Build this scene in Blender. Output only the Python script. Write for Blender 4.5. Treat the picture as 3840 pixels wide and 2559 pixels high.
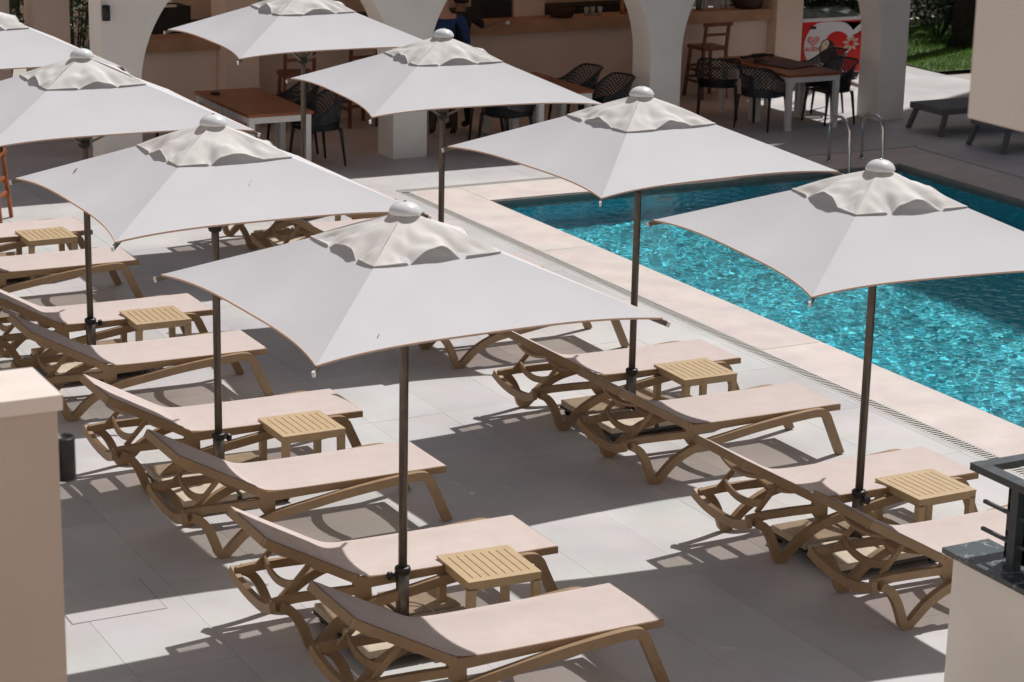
import bpy, bmesh, math, random
import numpy as np
from mathutils import Vector, Matrix
R = math.radians
SC = bpy.context.scene
COL = SC.collection
for o in list(bpy.data.objects):
    bpy.data.objects.remove(o)

# ------------------------------------------------------------------ camera
FPX, YAW, PIT, ROL = 8326.1, R(-28.096), R(-15.736), R(1.182)
CAM = Vector((-5.177, -10.997, 5.234))
fw = Vector((-math.sin(YAW)*math.cos(PIT), math.cos(YAW)*math.cos(PIT), math.sin(PIT)))
rt0 = Vector((math.cos(YAW), math.sin(YAW), 0)); up0 = rt0.cross(fw)
rt = rt0*math.cos(ROL) + up0*math.sin(ROL); up = up0*math.cos(ROL) - rt0*math.sin(ROL)
cd = bpy.data.cameras.new('camera'); cam = bpy.data.objects.new('camera', cd); COL.objects.link(cam)
cam.matrix_world = Matrix(((rt.x, up.x, -fw.x, CAM.x), (rt.y, up.y, -fw.y, CAM.y), (rt.z, up.z, -fw.z, CAM.z), (0, 0, 0, 1)))
cd.sensor_width = 36.0; cd.lens = FPX/3840*36.0
cd.clip_start = 0.1; cd.clip_end = 3000
cd.dof.use_dof = True; cd.dof.focus_distance = 15.5; cd.dof.aperture_fstop = 5.0
SC.camera = cam

# ------------------------------------------------------------------ world, sun, exposure
SUNV = Vector((0.69, 0.325, 1.0)).normalized()          # towards the sun
ELEV = math.asin(SUNV.z); AZ = math.atan2(SUNV.x, SUNV.y)
W = bpy.data.worlds.new('World'); SC.world = W; W.use_nodes = True
nt = W.node_tree; bg = nt.nodes['Background']
sky = nt.nodes.new('ShaderNodeTexSky'); sky.sky_type = 'NISHITA'; sky.sun_disc = False
sky.sun_elevation = ELEV; sky.sun_rotation = AZ; sky.altitude = 10; sky.air_density = 1.0; sky.dust_density = 4.0; sky.ozone_density = 1.0
nt.links.new(sky.outputs[0], bg.inputs[0]); bg.inputs[1].default_value = 0.050
sl = bpy.data.lights.new('sun', 'SUN'); sun = bpy.data.objects.new('sun', sl); COL.objects.link(sun)
sl.energy = 5.0; sl.angle = R(0.55); sl.color = (1.0, 0.978, 0.955)
sun.rotation_euler = SUNV.to_track_quat('Z', 'Y').to_euler(); sun.location = (20, 10, 30)
vs = SC.view_settings
vs.view_transform = 'Standard'; vs.look = 'None'; vs.exposure = -0.23; vs.gamma = 1.0; vs.use_curve_mapping = False
SC.render.engine = 'CYCLES'
SC.cycles.use_denoising = True
SC.cycles.max_bounces = 10; SC.cycles.diffuse_bounces = 5; SC.cycles.transmission_bounces = 8; SC.cycles.transparent_max_bounces = 12
SC.cycles.caustics_refractive = True; SC.cycles.caustics_reflective = False
SC.cycles.sample_clamp_indirect = 4.0

# ------------------------------------------------------------------ materials
def lin(c):
    return tuple(((v/255.0+0.055)/1.055)**2.4 if v > 10 else v/255.0/12.92 for v in c)
MATS = {}
def mat(name, col, rough=0.6, var=0.08, scale=6.0, bump=0.0, bscale=60.0, metal=0.0, spec=0.4, rand=0.0, detail=4.0, trans=0.0, see=0.0, coords='Object'):
    """plain surface: colour broken up by two noises, fine relief, optional per-object shift"""
    if name in MATS: return MATS[name]
    m = bpy.data.materials.new(name); m.use_nodes = True; n = m.node_tree.nodes; l = m.node_tree.links
    p = n['Principled BSDF']; out = n['Material Output']
    p.inputs['Roughness'].default_value = rough; p.inputs['Metallic'].default_value = metal
    p.inputs['Specular IOR Level'].default_value = spec
    tc = n.new('ShaderNodeTexCoord')
    nz = n.new('ShaderNodeTexNoise'); nz.inputs['Scale'].default_value = scale; nz.inputs['Detail'].default_value = detail
    l.new(tc.outputs[coords], nz.inputs['Vector'])
    mr = n.new('ShaderNodeMapRange'); mr.inputs[1].default_value = 0.3; mr.inputs[2].default_value = 0.7
    mr.inputs[3].default_value = 1-var; mr.inputs[4].default_value = 1+var
    l.new(nz.outputs['Fac'], mr.inputs[0])
    mul = n.new('ShaderNodeVectorMath'); mul.operation = 'MULTIPLY'; mul.inputs[0].default_value = col[:3]
    if rand > 0:
        oi = n.new('ShaderNodeObjectInfo'); m2 = n.new('ShaderNodeMapRange'); m2.inputs[3].default_value = 1-rand; m2.inputs[4].default_value = 1+rand
        l.new(oi.outputs['Random'], m2.inputs[0])
        mm = n.new('ShaderNodeMath'); mm.operation = 'MULTIPLY'
        l.new(mr.outputs[0], mm.inputs[0]); l.new(m2.outputs[0], mm.inputs[1]); l.new(mm.outputs[0], mul.inputs[1])
    else:
        l.new(mr.outputs[0], mul.inputs[1])
    l.new(mul.outputs[0], p.inputs['Base Color'])
    r2 = n.new('ShaderNodeMapRange'); r2.inputs[3].default_value = max(0.02, rough-0.08); r2.inputs[4].default_value = min(1, rough+0.08)
    l.new(nz.outputs['Fac'], r2.inputs[0]); l.new(r2.outputs[0], p.inputs['Roughness'])
    if bump > 0:
        nb = n.new('ShaderNodeTexNoise'); nb.inputs['Scale'].default_value = bscale; nb.inputs['Detail'].default_value = 3
        l.new(tc.outputs[coords], nb.inputs['Vector'])
        b = n.new('ShaderNodeBump'); b.inputs['Strength'].default_value = bump; b.inputs['Distance'].default_value = 0.01
        l.new(nb.outputs['Fac'], b.inputs['Height']); l.new(b.outputs[0], p.inputs['Normal'])
    sh = p.outputs[0]
    if trans > 0:
        tr = n.new('ShaderNodeBsdfTranslucent'); l.new(mul.outputs[0], tr.inputs['Color'])
        mx = n.new('ShaderNodeMixShader'); mx.inputs[0].default_value = trans
        l.new(sh, mx.inputs[1]); l.new(tr.outputs[0], mx.inputs[2]); sh = mx.outputs[0]
    if see > 0:
        tp = n.new('ShaderNodeBsdfTransparent'); tp.inputs[0].default_value = (1, 0.9, 0.82, 1)
        mx = n.new('ShaderNodeMixShader'); mx.inputs[0].default_value = see
        l.new(sh, mx.inputs[1]); l.new(tp.outputs[0], mx.inputs[2]); sh = mx.outputs[0]
    l.new(sh, out.inputs[0])
    MATS[name] = m
    return m

def weave(m):
    # open weave: holes close up the more obliquely a ray meets the cloth
    n = m.node_tree.nodes; l = m.node_tree.links
    mx = [x for x in n if x.type == 'MIX_SHADER'][-1]
    lw = n.new('ShaderNodeLayerWeight'); lw.inputs[0].default_value = 0.5
    mr = n.new('ShaderNodeMapRange'); mr.inputs[1].default_value = 0.20; mr.inputs[2].default_value = 0.62; mr.inputs[3].default_value = 0.46; mr.inputs[4].default_value = 0.03
    l.new(lw.outputs['Facing'], mr.inputs[0]); l.new(mr.outputs[0], mx.inputs[0])
M_tile = mat('deck_tile', (0.495, 0.482, 0.475), 0.55, 0.12, 1.1, 0.12, 220, rand=0.06, detail=7, spec=0.35, coords='Generated')
def world_coords(m):
    # stone-like surfaces: drive the noises by world position so neighbours differ
    n = m.node_tree.nodes; l = m.node_tree.links
    g = n.new('ShaderNodeNewGeometry')
    for x in n:
        if x.type == 'TEX_NOISE': l.new(g.outputs['Position'], x.inputs['Vector'])
    return m
world_coords(M_tile)
def mottle(m, scale, amount, base):
    # broad warm and cool clouds, as in printed stoneware
    n = m.node_tree.nodes; l = m.node_tree.links; p = n['Principled BSDF']
    src = p.inputs['Base Color'].links[0].from_socket
    g = n.new('ShaderNodeNewGeometry'); nz = n.new('ShaderNodeTexNoise'); nz.inputs['Scale'].default_value = scale; nz.inputs['Detail'].default_value = 8; nz.inputs['Roughness'].default_value = 0.65
    l.new(g.outputs['Position'], nz.inputs['Vector'])
    ma = n.new('ShaderNodeVectorMath'); ma.operation = 'MULTIPLY_ADD'; ma.inputs[1].default_value = (amount,)*3; ma.inputs[2].default_value = (1-amount/2,)*3
    l.new(nz.outputs['Color'], ma.inputs[0])
    mu = n.new('ShaderNodeVectorMath'); mu.operation = 'MULTIPLY'; l.new(src, mu.inputs[0]); l.new(ma.outputs[0], mu.inputs[1]); l.new(mu.outputs[0], p.inputs['Base Color'])
mottle(M_tile, 1.7, 0.20, None)
M_grout = mat('tile_grout', (0.26, 0.235, 0.22), 0.9, 0.1, 12, 0.1)
M_coping = world_coords(mat('coping_stone', (0.60, 0.525, 0.485), 0.65, 0.10, 3.0, 0.25, 90, rand=0.035, detail=9))
mottle(M_coping, 2.6, 0.18, None)
M_ground = world_coords(mat('ground_earth', (0.42, 0.38, 0.34), 0.9, 0.15, 0.8, 0.2, 20))
M_stucco = world_coords(mat('white_stucco', (0.87, 0.835, 0.79), 0.9, 0.06, 1.4, 0.35, 140))
M_stucco_warm = world_coords(mat('beige_stucco', (0.66, 0.54, 0.46), 0.9, 0.06, 1.6, 0.35, 120))
mottle(M_stucco, 0.9, 0.10, None)
mottle(M_stucco_warm, 0.9, 0.12, None)
M_taupe = world_coords(mat('taupe_stucco', (0.50, 0.41, 0.35), 0.9, 0.06, 1.6, 0.35, 120))
M_greige = world_coords(mat('greige_stucco', (0.66, 0.61, 0.57), 0.9, 0.05, 1.6, 0.35, 120))
M_brownwall = world_coords(mat('brown_stucco', (0.27, 0.23, 0.20), 0.9, 0.05, 1.6, 0.35, 120))
M_sandwall = world_coords(mat('sand_stucco', (0.72, 0.63, 0.55), 0.9, 0.05, 1.6, 0.35, 120))
M_capstone = world_coords(mat('pale_capstone', (0.72, 0.64, 0.58), 0.7, 0.06, 5, 0.2, 80))
M_canvas = mat('white_canvas', (0.605, 0.602, 0.622), 0.85, 0.028, 2.2, 0.10, 350, trans=0.05, spec=0.15)
M_fill_canvas = mat('tan_fill_light_canvas', (0.80, 0.62, 0.48), 0.9, 0.05, 1.0, 0.1, 200, trans=0.35, spec=0.1)  # translucent tan, invented to pass warm fill light into the bar
M_vent = mat('vent_canvas', (0.74, 0.715, 0.69), 0.85, 0.04, 5.0, 0.18, 260, trans=0.16, spec=0.15)
M_piping = mat('peach_piping', (0.60, 0.44, 0.36), 0.85, 0.06, 30)
M_capw = mat('white_plastic_cap', (0.72, 0.74, 0.75), 0.22, 0.02, 9, spec=0.5)
M_pole = mat('bronze_pole', (0.135, 0.112, 0.095), 0.38, 0.14, 22, 0.05, 200, metal=0.55, spec=0.5)
M_black = mat('black_plastic', (0.018, 0.018, 0.019), 0.45, 0.15, 20)
M_tan = mat('tan_resin', (0.285, 0.186, 0.103), 0.52, 0.10, 9, 0.05, 300, rand=0.05)
M_tabletan = mat('sand_resin', (0.48, 0.35, 0.205), 0.52, 0.05, 9, 0.05, 300, rand=0.04)
M_sling = mat('pink_beige_sling', (0.68, 0.585, 0.548), 0.8, 0.03, 8, 0.25, 500, see=0.13, trans=0.18, spec=0.2, rand=0.02)
weave(M_sling)
M_slab = mat('beige_base_slab', (0.50, 0.42, 0.32), 0.85, 0.12, 14, 0.2, 120)
M_rope = mat('pale_rope', (0.55, 0.5, 0.44), 0.9, 0.2, 120)
M_steel = mat('stainless_steel', (0.62, 0.62, 0.62), 0.16, 0.05, 8, metal=1.0)
M_grate = mat('drain_grate_plastic', (0.52, 0.49, 0.45), 0.6, 0.08, 30)
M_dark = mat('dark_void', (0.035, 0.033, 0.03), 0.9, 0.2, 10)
M_wood = mat('red_brown_table_wood', (0.27, 0.085, 0.035), 0.35, 0.25, 5, 0.08, 60, spec=0.5)
M_woodd = mat('dark_stool_wood', (0.16, 0.055, 0.03), 0.45, 0.25, 9)
M_woodo = mat('orange_stool_wood', (0.30, 0.095, 0.035), 0.45, 0.25, 9)
M_white = mat('white_painted_metal', (0.66, 0.66, 0.65), 0.5, 0.04, 12)
M_chair = mat('black_resin_chair', (0.020, 0.024, 0.027), 0.42, 0.15, 15)
M_counter = mat('counter_wood', (0.36, 0.22, 0.14), 0.5, 0.2, 3, 0.1, 50)
M_marble_base = None
M_red = mat('red_print', (0.62, 0.022, 0.02), 0.35, 0.04, 6)
M_whitep = mat('white_print', (0.72, 0.72, 0.74), 0.35, 0.03, 6)
M_choc = mat('chocolate_print', (0.022, 0.010, 0.007), 0.4, 0.3, 20)
M_cream = mat('cream_print', (0.60, 0.50, 0.38), 0.5, 0.25, 25)
M_greylid = mat('grey_green_lid', (0.16, 0.20, 0.17), 0.2, 0.2, 10)
M_greyL = mat('grey_lounger_weave', (0.13, 0.135, 0.14), 0.7, 0.15, 40, 0.2, 200)
M_bark = mat('dark_bark', (0.030, 0.022, 0.017), 0.9, 0.4, 14, 0.8, 30)
M_leaf = mat('leaf_green', (0.045, 0.085, 0.022), 0.5, 0.5, 3, trans=0.2, rand=0.1)
M_leafd = mat('oleander_leaf', (0.030, 0.055, 0.022), 0.45, 0.5, 4, trans=0.15)
M_grass = mat('lawn_grass', (0.13, 0.25, 0.04), 0.7, 0.45, 1.2, trans=0.25)
M_soil = mat('lawn_soil', (0.07, 0.11, 0.03), 0.95, 0.3, 4, 0.5, 20)
M_tanwall = world_coords(mat('tan_plaster', (0.55, 0.42, 0.33), 0.9, 0.08, 2, 0.2, 40))
M_skin = mat('skin', (0.50, 0.27, 0.20), 0.5, 0.1, 12)
M_skin2 = mat('tanned_skin', (0.26, 0.13, 0.085), 0.5, 0.1, 12)
M_blue = mat('navy_cotton', (0.020, 0.045, 0.13), 0.9, 0.25, 14, 0.3, 90)
M_charcoal = mat('charcoal_cotton', (0.020, 0.018, 0.018), 0.9, 0.25, 14, 0.3, 90)
M_brownt = mat('brown_trousers', (0.06, 0.04, 0.033), 0.9, 0.2, 14, 0.3, 90)
M_hair = mat('dark_hair', (0.02, 0.014, 0.010), 0.6, 0.3, 60)
M_gun = mat('black_railing_metal', (0.045, 0.056, 0.064), 0.40, 0.2, 18, 0.05, 200, spec=0.5)
M_wicker = mat('dark_wicker', (0.05, 0.028, 0.018), 0.8, 0.4, 60, 0.5, 120)
M_cloth = mat('mauve_cloth', (0.33, 0.26, 0.25), 0.9, 0.1, 10, 0.2, 60)
M_amber = mat('amber_bottle', (0.30, 0.10, 0.015), 0.15, 0.2, 9, spec=0.6)
M_green = mat('green_bottle', (0.02, 0.06, 0.03), 0.15, 0.2, 9, spec=0.6)
M_clear = mat('pale_glassware', (0.35, 0.38, 0.40), 0.12, 0.2, 9, spec=0.6)

def mat_marble():
    m = bpy.data.materials.new('black_marble'); m.use_nodes = True; n = m.node_tree.nodes; l = m.node_tree.links
    p = n['Principled BSDF']; p.inputs['Roughness'].default_value = 0.25
    g = n.new('ShaderNodeNewGeometry')
    nz = n.new('ShaderNodeTexNoise'); nz.inputs['Scale'].default_value = 7; nz.inputs['Detail'].default_value = 6; l.new(g.outputs['Position'], nz.inputs['Vector'])
    mixv = n.new('ShaderNodeVectorMath'); mixv.operation = 'MULTIPLY_ADD'; mixv.inputs[1].default_value = (0.35, 0.35, 0.35)
    l.new(nz.outputs['Color'], mixv.inputs[0]); l.new(g.outputs['Position'], mixv.inputs[2])
    v = n.new('ShaderNodeTexVoronoi'); v.feature = 'DISTANCE_TO_EDGE'; v.inputs['Scale'].default_value = 7.0; l.new(mixv.outputs[0], v.inputs['Vector'])
    r = n.new('ShaderNodeValToRGB'); e = r.color_ramp.elements
    e[0].position = 0.0; e[0].color = (0.42, 0.44, 0.45, 1); e[1].position = 0.05; e[1].color = (0.085, 0.105, 0.115, 1)
    l.new(v.outputs['Distance'], r.inputs[0])
    nb = n.new('ShaderNodeTexNoise'); nb.inputs['Scale'].default_value = 14; l.new(g.outputs['Position'], nb.inputs['Vector'])
    mr = n.new('ShaderNodeMapRange'); mr.inputs[1].default_value = 0.42; mr.inputs[2].default_value = 0.62; l.new(nb.outputs['Fac'], mr.inputs[0])
    mx = n.new('ShaderNodeMix'); mx.data_type = 'RGBA'; mx.inputs[6].default_value = (0.085, 0.105, 0.115, 1)
    l.new(mr.outputs[0], mx.inputs[0]); l.new(r.outputs[0], mx.inputs[7]); l.new(mx.outputs[2], p.inputs['Base Color'])
    return m
M_marble = mat_marble()

def mat_mosaic():
    m = bpy.data.materials.new('turquoise_mosaic'); m.use_nodes = True; n = m.node_tree.nodes; l = m.node_tree.links
    p = n['Principled BSDF']; p.inputs['Roughness'].default_value = 0.35
    g = n.new('ShaderNodeNewGeometry')
    v = n.new('ShaderNodeTexVoronoi'); v.distance = 'CHEBYCHEV'; v.inputs['Scale'].default_value = 26.0; v.inputs['Randomness'].default_value = 0.0
    l.new(g.outputs['Position'], v.inputs['Vector'])
    wn = n.new('ShaderNodeTexWhiteNoise'); l.new(v.outputs['Position'], wn.inputs['Vector'])
    r = n.new('ShaderNodeValToRGB'); e = r.color_ramp.elements
    e[0].position = 0.0; e[0].color = (0.028, 0.58, 0.76, 1); e[1].position = 1.0; e[1].color = (0.13, 0.86, 0.96, 1)
    l.new(wn.outputs['Value'], r.inputs[0]); l.new(r.outputs[0], p.inputs['Base Color'])
    return m
M_mosaic = mat_mosaic()

def mat_water():
    m = bpy.data.materials.new('pool_water'); m.use_nodes = True; n = m.node_tree.nodes; l = m.node_tree.links
    for x in list(n):
        if x.type != 'OUTPUT_MATERIAL': n.remove(x)
    out = n['Material Output']
    gl = n.new('ShaderNodeBsdfGlass'); gl.inputs['Color'].default_value = (0.93, 1.0, 1.0, 1); gl.inputs['Roughness'].default_value = 0.0; gl.inputs['IOR'].default_value = 1.33
    l.new(gl.outputs[0], out.inputs[0])
    return m
M_water = mat_water()

def mat_glass():
    m = bpy.data.materials.new('clear_glass_pane'); m.use_nodes = True; n = m.node_tree.nodes; l = m.node_tree.links
    out = n['Material Output']; p = n['Principled BSDF']; n.remove(p)
    t = n.new('ShaderNodeBsdfTransparent'); t.inputs[0].default_value = (0.78, 0.86, 0.84, 1)
    g = n.new('ShaderNodeBsdfGlossy'); g.inputs['Roughness'].default_value = 0.03
    f = n.new('ShaderNodeFresnel'); f.inputs[0].default_value = 1.5
    mx = n.new('ShaderNodeMixShader'); l.new(f.outputs[0], mx.inputs[0]); l.new(t.outputs[0], mx.inputs[1]); l.new(g.outputs[0], mx.inputs[2]); l.new(mx.outputs[0], out.inputs[0])
    return m
M_glass = mat_glass()

# ------------------------------------------------------------------ mesh helpers
def done(bm, name, smooth=False, bevel=0.0, seg=1):
    if bevel > 0:
        es = [e for e in bm.edges if len(e.link_faces) == 2 and e.calc_face_angle(0) > 0.6]
        bmesh.ops.bevel(bm, geom=es, offset=bevel, segments=seg, affect='EDGES', clamp_overlap=True, profile=0.5)
    bmesh.ops.recalc_face_normals(bm, faces=bm.faces)
    me = bpy.data.meshes.new(name); bm.to_mesh(me); bm.free()
    if smooth:
        for p in me.polygons: p.use_smooth = True
    return me
def box(bm, x0, x1, y0, y1, z0, z1, M=None):
    vs_ = [bm.verts.new((x, y, z)) for x in (x0, x1) for y in (y0, y1) for z in (z0, z1)]
    if M is not None:
        for v in vs_: v.co = M @ v.co
    for f in ((0, 1, 3, 2), (4, 6, 7, 5), (0, 4, 5, 1), (2, 3, 7, 6), (0, 2, 6, 4), (1, 5, 7, 3)):
        bm.faces.new([vs_[i] for i in f])
def tube(bm, pts, r, n=8, cap=True, r1=None):
    pts = [Vector(p) for p in pts]; rings = []; N = len(pts)
    ref = None
    for i, p in enumerate(pts):
        d = (pts[min(i+1, N-1)]-pts[max(i-1, 0)]).normalized()
        if ref is None:
            ref = Vector((0, 0, 1)) if abs(d.z) < 0.9 else Vector((1, 0, 0))
        a = d.cross(ref).normalized(); b = a.cross(d).normalized(); ref = b if False else ref
        rr = r if r1 is None else r+(r1-r)*i/(N-1)
        if isinstance(r, (list, tuple)): rr = r[i]
        rings.append([bm.verts.new(p+(a*math.cos(t)+b*math.sin(t))*rr) for t in [2*math.pi*k/n for k in range(n)]])
    for i in range(N-1):
        for k in range(n):
            bm.faces.new((rings[i][k], rings[i][(k+1) % n], rings[i+1][(k+1) % n], rings[i+1][k]))
    if cap:
        bm.faces.new(rings[0][::-1]); bm.faces.new(rings[-1])
def bar(bm, p, q, w, h, upv=(0, 0, 1)):
    """rectangular bar from p to q, w across, h along upv"""
    p = Vector(p); q = Vector(q); d = (q-p).normalized(); a = d.cross(Vector(upv)).normalized(); b = a.cross(d).normalized()
    ra = [[bm.verts.new(c+a*(sx*w/2)+b*(sy*h/2)) for sx, sy in ((-1, -1), (1, -1), (1, 1), (-1, 1))] for c in (p, q)]
    for k in range(4): bm.faces.new((ra[0][k], ra[0][(k+1) % 4], ra[1][(k+1) % 4], ra[1][k]))
    bm.faces.new(ra[0][::-1]); bm.faces.new(ra[1])
def ribbon(bm, tops, bots, y0, y1):
    """closed strip whose side outline runs along tops and back along bots (x,z), from y0 to y1"""
    n = len(tops); V = []
    for (tx, tz), (bx, bz) in zip(tops, bots):
        V.append([bm.verts.new((tx, y0, tz)), bm.verts.new((tx, y1, tz)), bm.verts.new((bx, y1, bz)), bm.verts.new((bx, y0, bz))])
    for i in range(n-1):
        for k in range(4): bm.faces.new((V[i][k], V[i][(k+1) % 4], V[i+1][(k+1) % 4], V[i+1][k]))
    bm.faces.new(V[0][::-1]); bm.faces.new(V[-1])
def prism(bm, pts, axis, a, b):
    """extrude a polygon; axis 'y': pts are (x,z); 'z': pts are (x,y)"""
    f = (lambda p, t: (p[0], t, p[1])) if axis == 'y' else ((lambda p, t: (p[0], p[1], t)) if axis == 'z' else (lambda p, t: (t, p[0], p[1])))
    A = [bm.verts.new(f(p, a)) for p in pts]; B = [bm.verts.new(f(p, b)) for p in pts]; n = len(pts)
    for i in range(n): bm.faces.new((A[i], A[(i+1) % n], B[(i+1) % n], B[i]))
    bm.faces.new(A[::-1]); bm.faces.new(B)
def lathe(bm, prof, n=20, c=(0, 0, 0)):
    rings = []
    for r, z in prof:
        if r < 1e-5: rings.append([bm.verts.new((c[0], c[1], c[2]+z))])
        else: rings.append([bm.verts.new((c[0]+r*math.cos(2*math.pi*k/n), c[1]+r*math.sin(2*math.pi*k/n), c[2]+z)) for k in range(n)])
    for A, B in zip(rings, rings[1:]):
        for k in range(n):
            q = [A[k % len(A)], A[(k+1) % len(A)], B[(k+1) % len(B)], B[k % len(B)]]
            q = list(dict.fromkeys(q))
            if len(q) > 2: bm.faces.new(q)
def obj(name, me, m, parent=None, loc=None, rz=0.0):
    if isinstance(me, bmesh.types.BMesh): me = done(me, name)
    if m is not None and len(me.materials) == 0: me.materials.append(m)
    o = bpy.data.objects.new(name, me); COL.objects.link(o)
    if parent is not None: o.parent = parent
    if loc is not None: o.location = loc
    if rz: o.rotation_euler = (0, 0, rz)
    return o
def thing(name, label, cat, loc=(0, 0, 0), rz=0.0, group=None):
    o = bpy.data.objects.new(name, None); COL.objects.link(o); o.location = loc; o.rotation_euler = (0, 0, rz)
    o.empty_display_size = 0.1
    o['label'] = label; o['category'] = cat
    if group: o['group'] = group
    return o
def tag(o, label, cat, group=None):
    o['label'] = label; o['category'] = cat
    if group: o['group'] = group
    return o
def struct(o): o['kind'] = 'structure'; return o
def stuff(o): o['kind'] = 'stuff'; return o
def copy_tree(o, parent=None):
    c = o.copy(); COL.objects.link(c); c.parent = parent
    for ch in list(o.children): copy_tree(ch, c)
    return c
def proj(p):
    d = Vector(p)-CAM; z = d.dot(fw)
    return (1920+FPX*d.dot(rt)/z, 1279.5-FPX*d.dot(up)/z, z)

# ------------------------------------------------------------------ ground, deck, pool
PX0, PX1, PY0, PY1 = 6.05, 11.76, -0.6, 10.63        # water
DX0, DX1, DY1 = 5.28, 12.66, 11.53                   # outer edge of the drain channel
CW = 0.14                                            # channel width
bm = bmesh.new()
xs = [-400, DX0-0.5, DX1+0.5, 500]; ys = [-400, PY0-1.5, DY1+0.5, 600]
for i in range(3):
    for j in range(3):
        if i == 1 and j == 1: continue
        bm.faces.new([bm.verts.new(p) for p in ((xs[i], ys[j], -0.05), (xs[i+1], ys[j], -0.05), (xs[i+1], ys[j+1], -0.05), (xs[i], ys[j+1], -0.05))])
bmesh.ops.remove_doubles(bm, verts=bm.verts, dist=1e-4)
struct(obj('ground', done(bm, 'ground'), M_ground))

TPX, TPY, TX0, TY0, GAP = 0.62, 1.222, -0.98, 0.115, 0.0022
deck = obj('pool_deck', None, None)if False else None
bm = bmesh.new()
for (x0, x1, y0, y1) in ((-9, DX0-0.001, -7.5, DY1-0.001), (-9, 16.86, DY1, 19.5), (DX1+0.001, 16.86, 2.0, DY1-0.001)):
    box(bm, x0, x1, y0, y1, -0.045, -0.006)
deck = struct(obj('pool_deck', done(bm, 'pool_deck'), M_grout))
regions = [(-8, DX0, -6.5, DY1), (-8, 16.84, DY1, 19.0), (DX1, 16.84, 3.0, DY1)]
tcache = {}
cells = []
for (a0, a1, b0, b1) in regions:
    for i in range(-14, 32):
        for j in range(-8, 18):
            x0, x1 = max(a0, TX0+i*TPX), min(a1, TX0+(i+1)*TPX); y0, y1 = max(b0, TY0+j*TPY), min(b1, TY0+(j+1)*TPY)
            if x1-x0 < 0.02 or y1-y0 < 0.02: continue
            if x1 < -1.05 and x0 > -1.7 and y0 < 1.0 and y1 > 1.3: pass
            pr = [proj((x, y, 0)) for x in (x0, x1) for y in (y0, y1)]
            if max(p[0] for p in pr) < -60 or min(p[0] for p in pr) > 3900 or max(p[1] for p in pr) < -30 or min(p[1] for p in pr) > 2620: continue
            area = (max(p[0] for p in pr)-min(p[0] for p in pr))*(max(p[1] for p in pr)-min(p[1] for p in pr))
            cells.append((area, x0, x1, y0, y1))
cells.sort(reverse=True)
rest = bmesh.new()
for k, (ar, x0, x1, y0, y1) in enumerate(cells):
    g = GAP/2
    if k < 300:
        key = (round(x1-x0, 3), round(y1-y0, 3))
        if key not in tcache:
            b = bmesh.new(); hx, hy = (x1-x0)/2-g, (y1-y0)/2-g
            box(b, -hx, hx, -hy, hy, -0.009, 0.0); me = done(b, 'tile', bevel=0.0012); me.materials.append(M_tile); tcache[key] = me
        o = obj('tile', tcache[key], None, deck, ((x0+x1)/2, (y0+y1)/2, random.Random(k).uniform(-0.0006, 0.0006)))
    else:
        box(rest, x0+g, x1-g, y0+g, y1-g, -0.009, 0.0)
if len(rest.faces): stuff(obj('far_tiles', done(rest, 'far_tiles'), M_tile, deck))
# service hatch let into the deck
bm = bmesh.new(); box(bm, -1.70, -1.12, 0.965, 1.50, 0.0005, 0.003)
ha = obj('hatch_cover', done(bm, 'hatch_cover', bevel=0.001), M_tile, deck)
bm = bmesh.new()
for a in ((-1.706, -1.701, 0.96, 1.505), (-1.119, -1.114, 0.96, 1.505), (-1.701, -1.119, 0.96, 0.964), (-1.701, -1.119, 1.501, 1.505)): box(bm, a[0], a[1], a[2], a[3], 0.0005, 0.0016)
obj('hatch_gap', done(bm, 'hatch_gap'), M_grout, deck)

# coping stones round the pool
bm = bmesh.new()
cop0 = (DX0+CW, DX1-CW, DY1-CW)
box(bm, cop0[0]+0.001, PX0+0.02, PY0-1, cop0[2]-0.001, -0.30, -0.012); box(bm, PX1-0.02, cop0[1]-0.001, PY0-1, cop0[2]-0.001, -0.30, -0.013); box(bm, PX0+0.021, PX1-0.021, PY1-0.02, cop0[2]-0.001, -0.30, -0.014)
coping = struct(obj('pool_coping', done(bm, 'pool_coping'), M_grout))
stones = []
CS = 1.325; y = 4.27
ysj = [4.27+k*CS for k in range(-7, 6)]
ysj = [v for v in ysj if PY0-1 < v < PY1-0.3] + [PY1]
for a, b in zip(ysj, ysj[1:]):
    stones.append((cop0[0], PX0, a, b)); stones.append((PX1, cop0[1], a, b))
stones.append((cop0[0], PX0, PY1, cop0[2])); stones.append((PX1, cop0[1], PY1, cop0[2]))
n = 5
for k in range(n):
    w = (PX1-PX0)/n; stones.append((PX0+k*w, PX0+(k+1)*w, PY1, cop0[2]))
ccache = {}
for k, (x0, x1, y0, y1) in enumerate(stones):
    key = (round(x1-x0, 3), round(y1-y0, 3))
    if key not in ccache:
        b = bmesh.new(); hx, hy = (x1-x0)/2-0.0012, (y1-y0)/2-0.0012
        box(b, -hx, hx, -hy, hy, -0.040, 0.0); me = done(b, 'coping_stone', bevel=0.004, seg=2); me.materials.append(M_coping); ccache[key] = me
    obj('coping_stone', ccache[key], None, coping, ((x0+x1)/2, (y0+y1)/2, 0.001*((k*7) % 3)))
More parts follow.
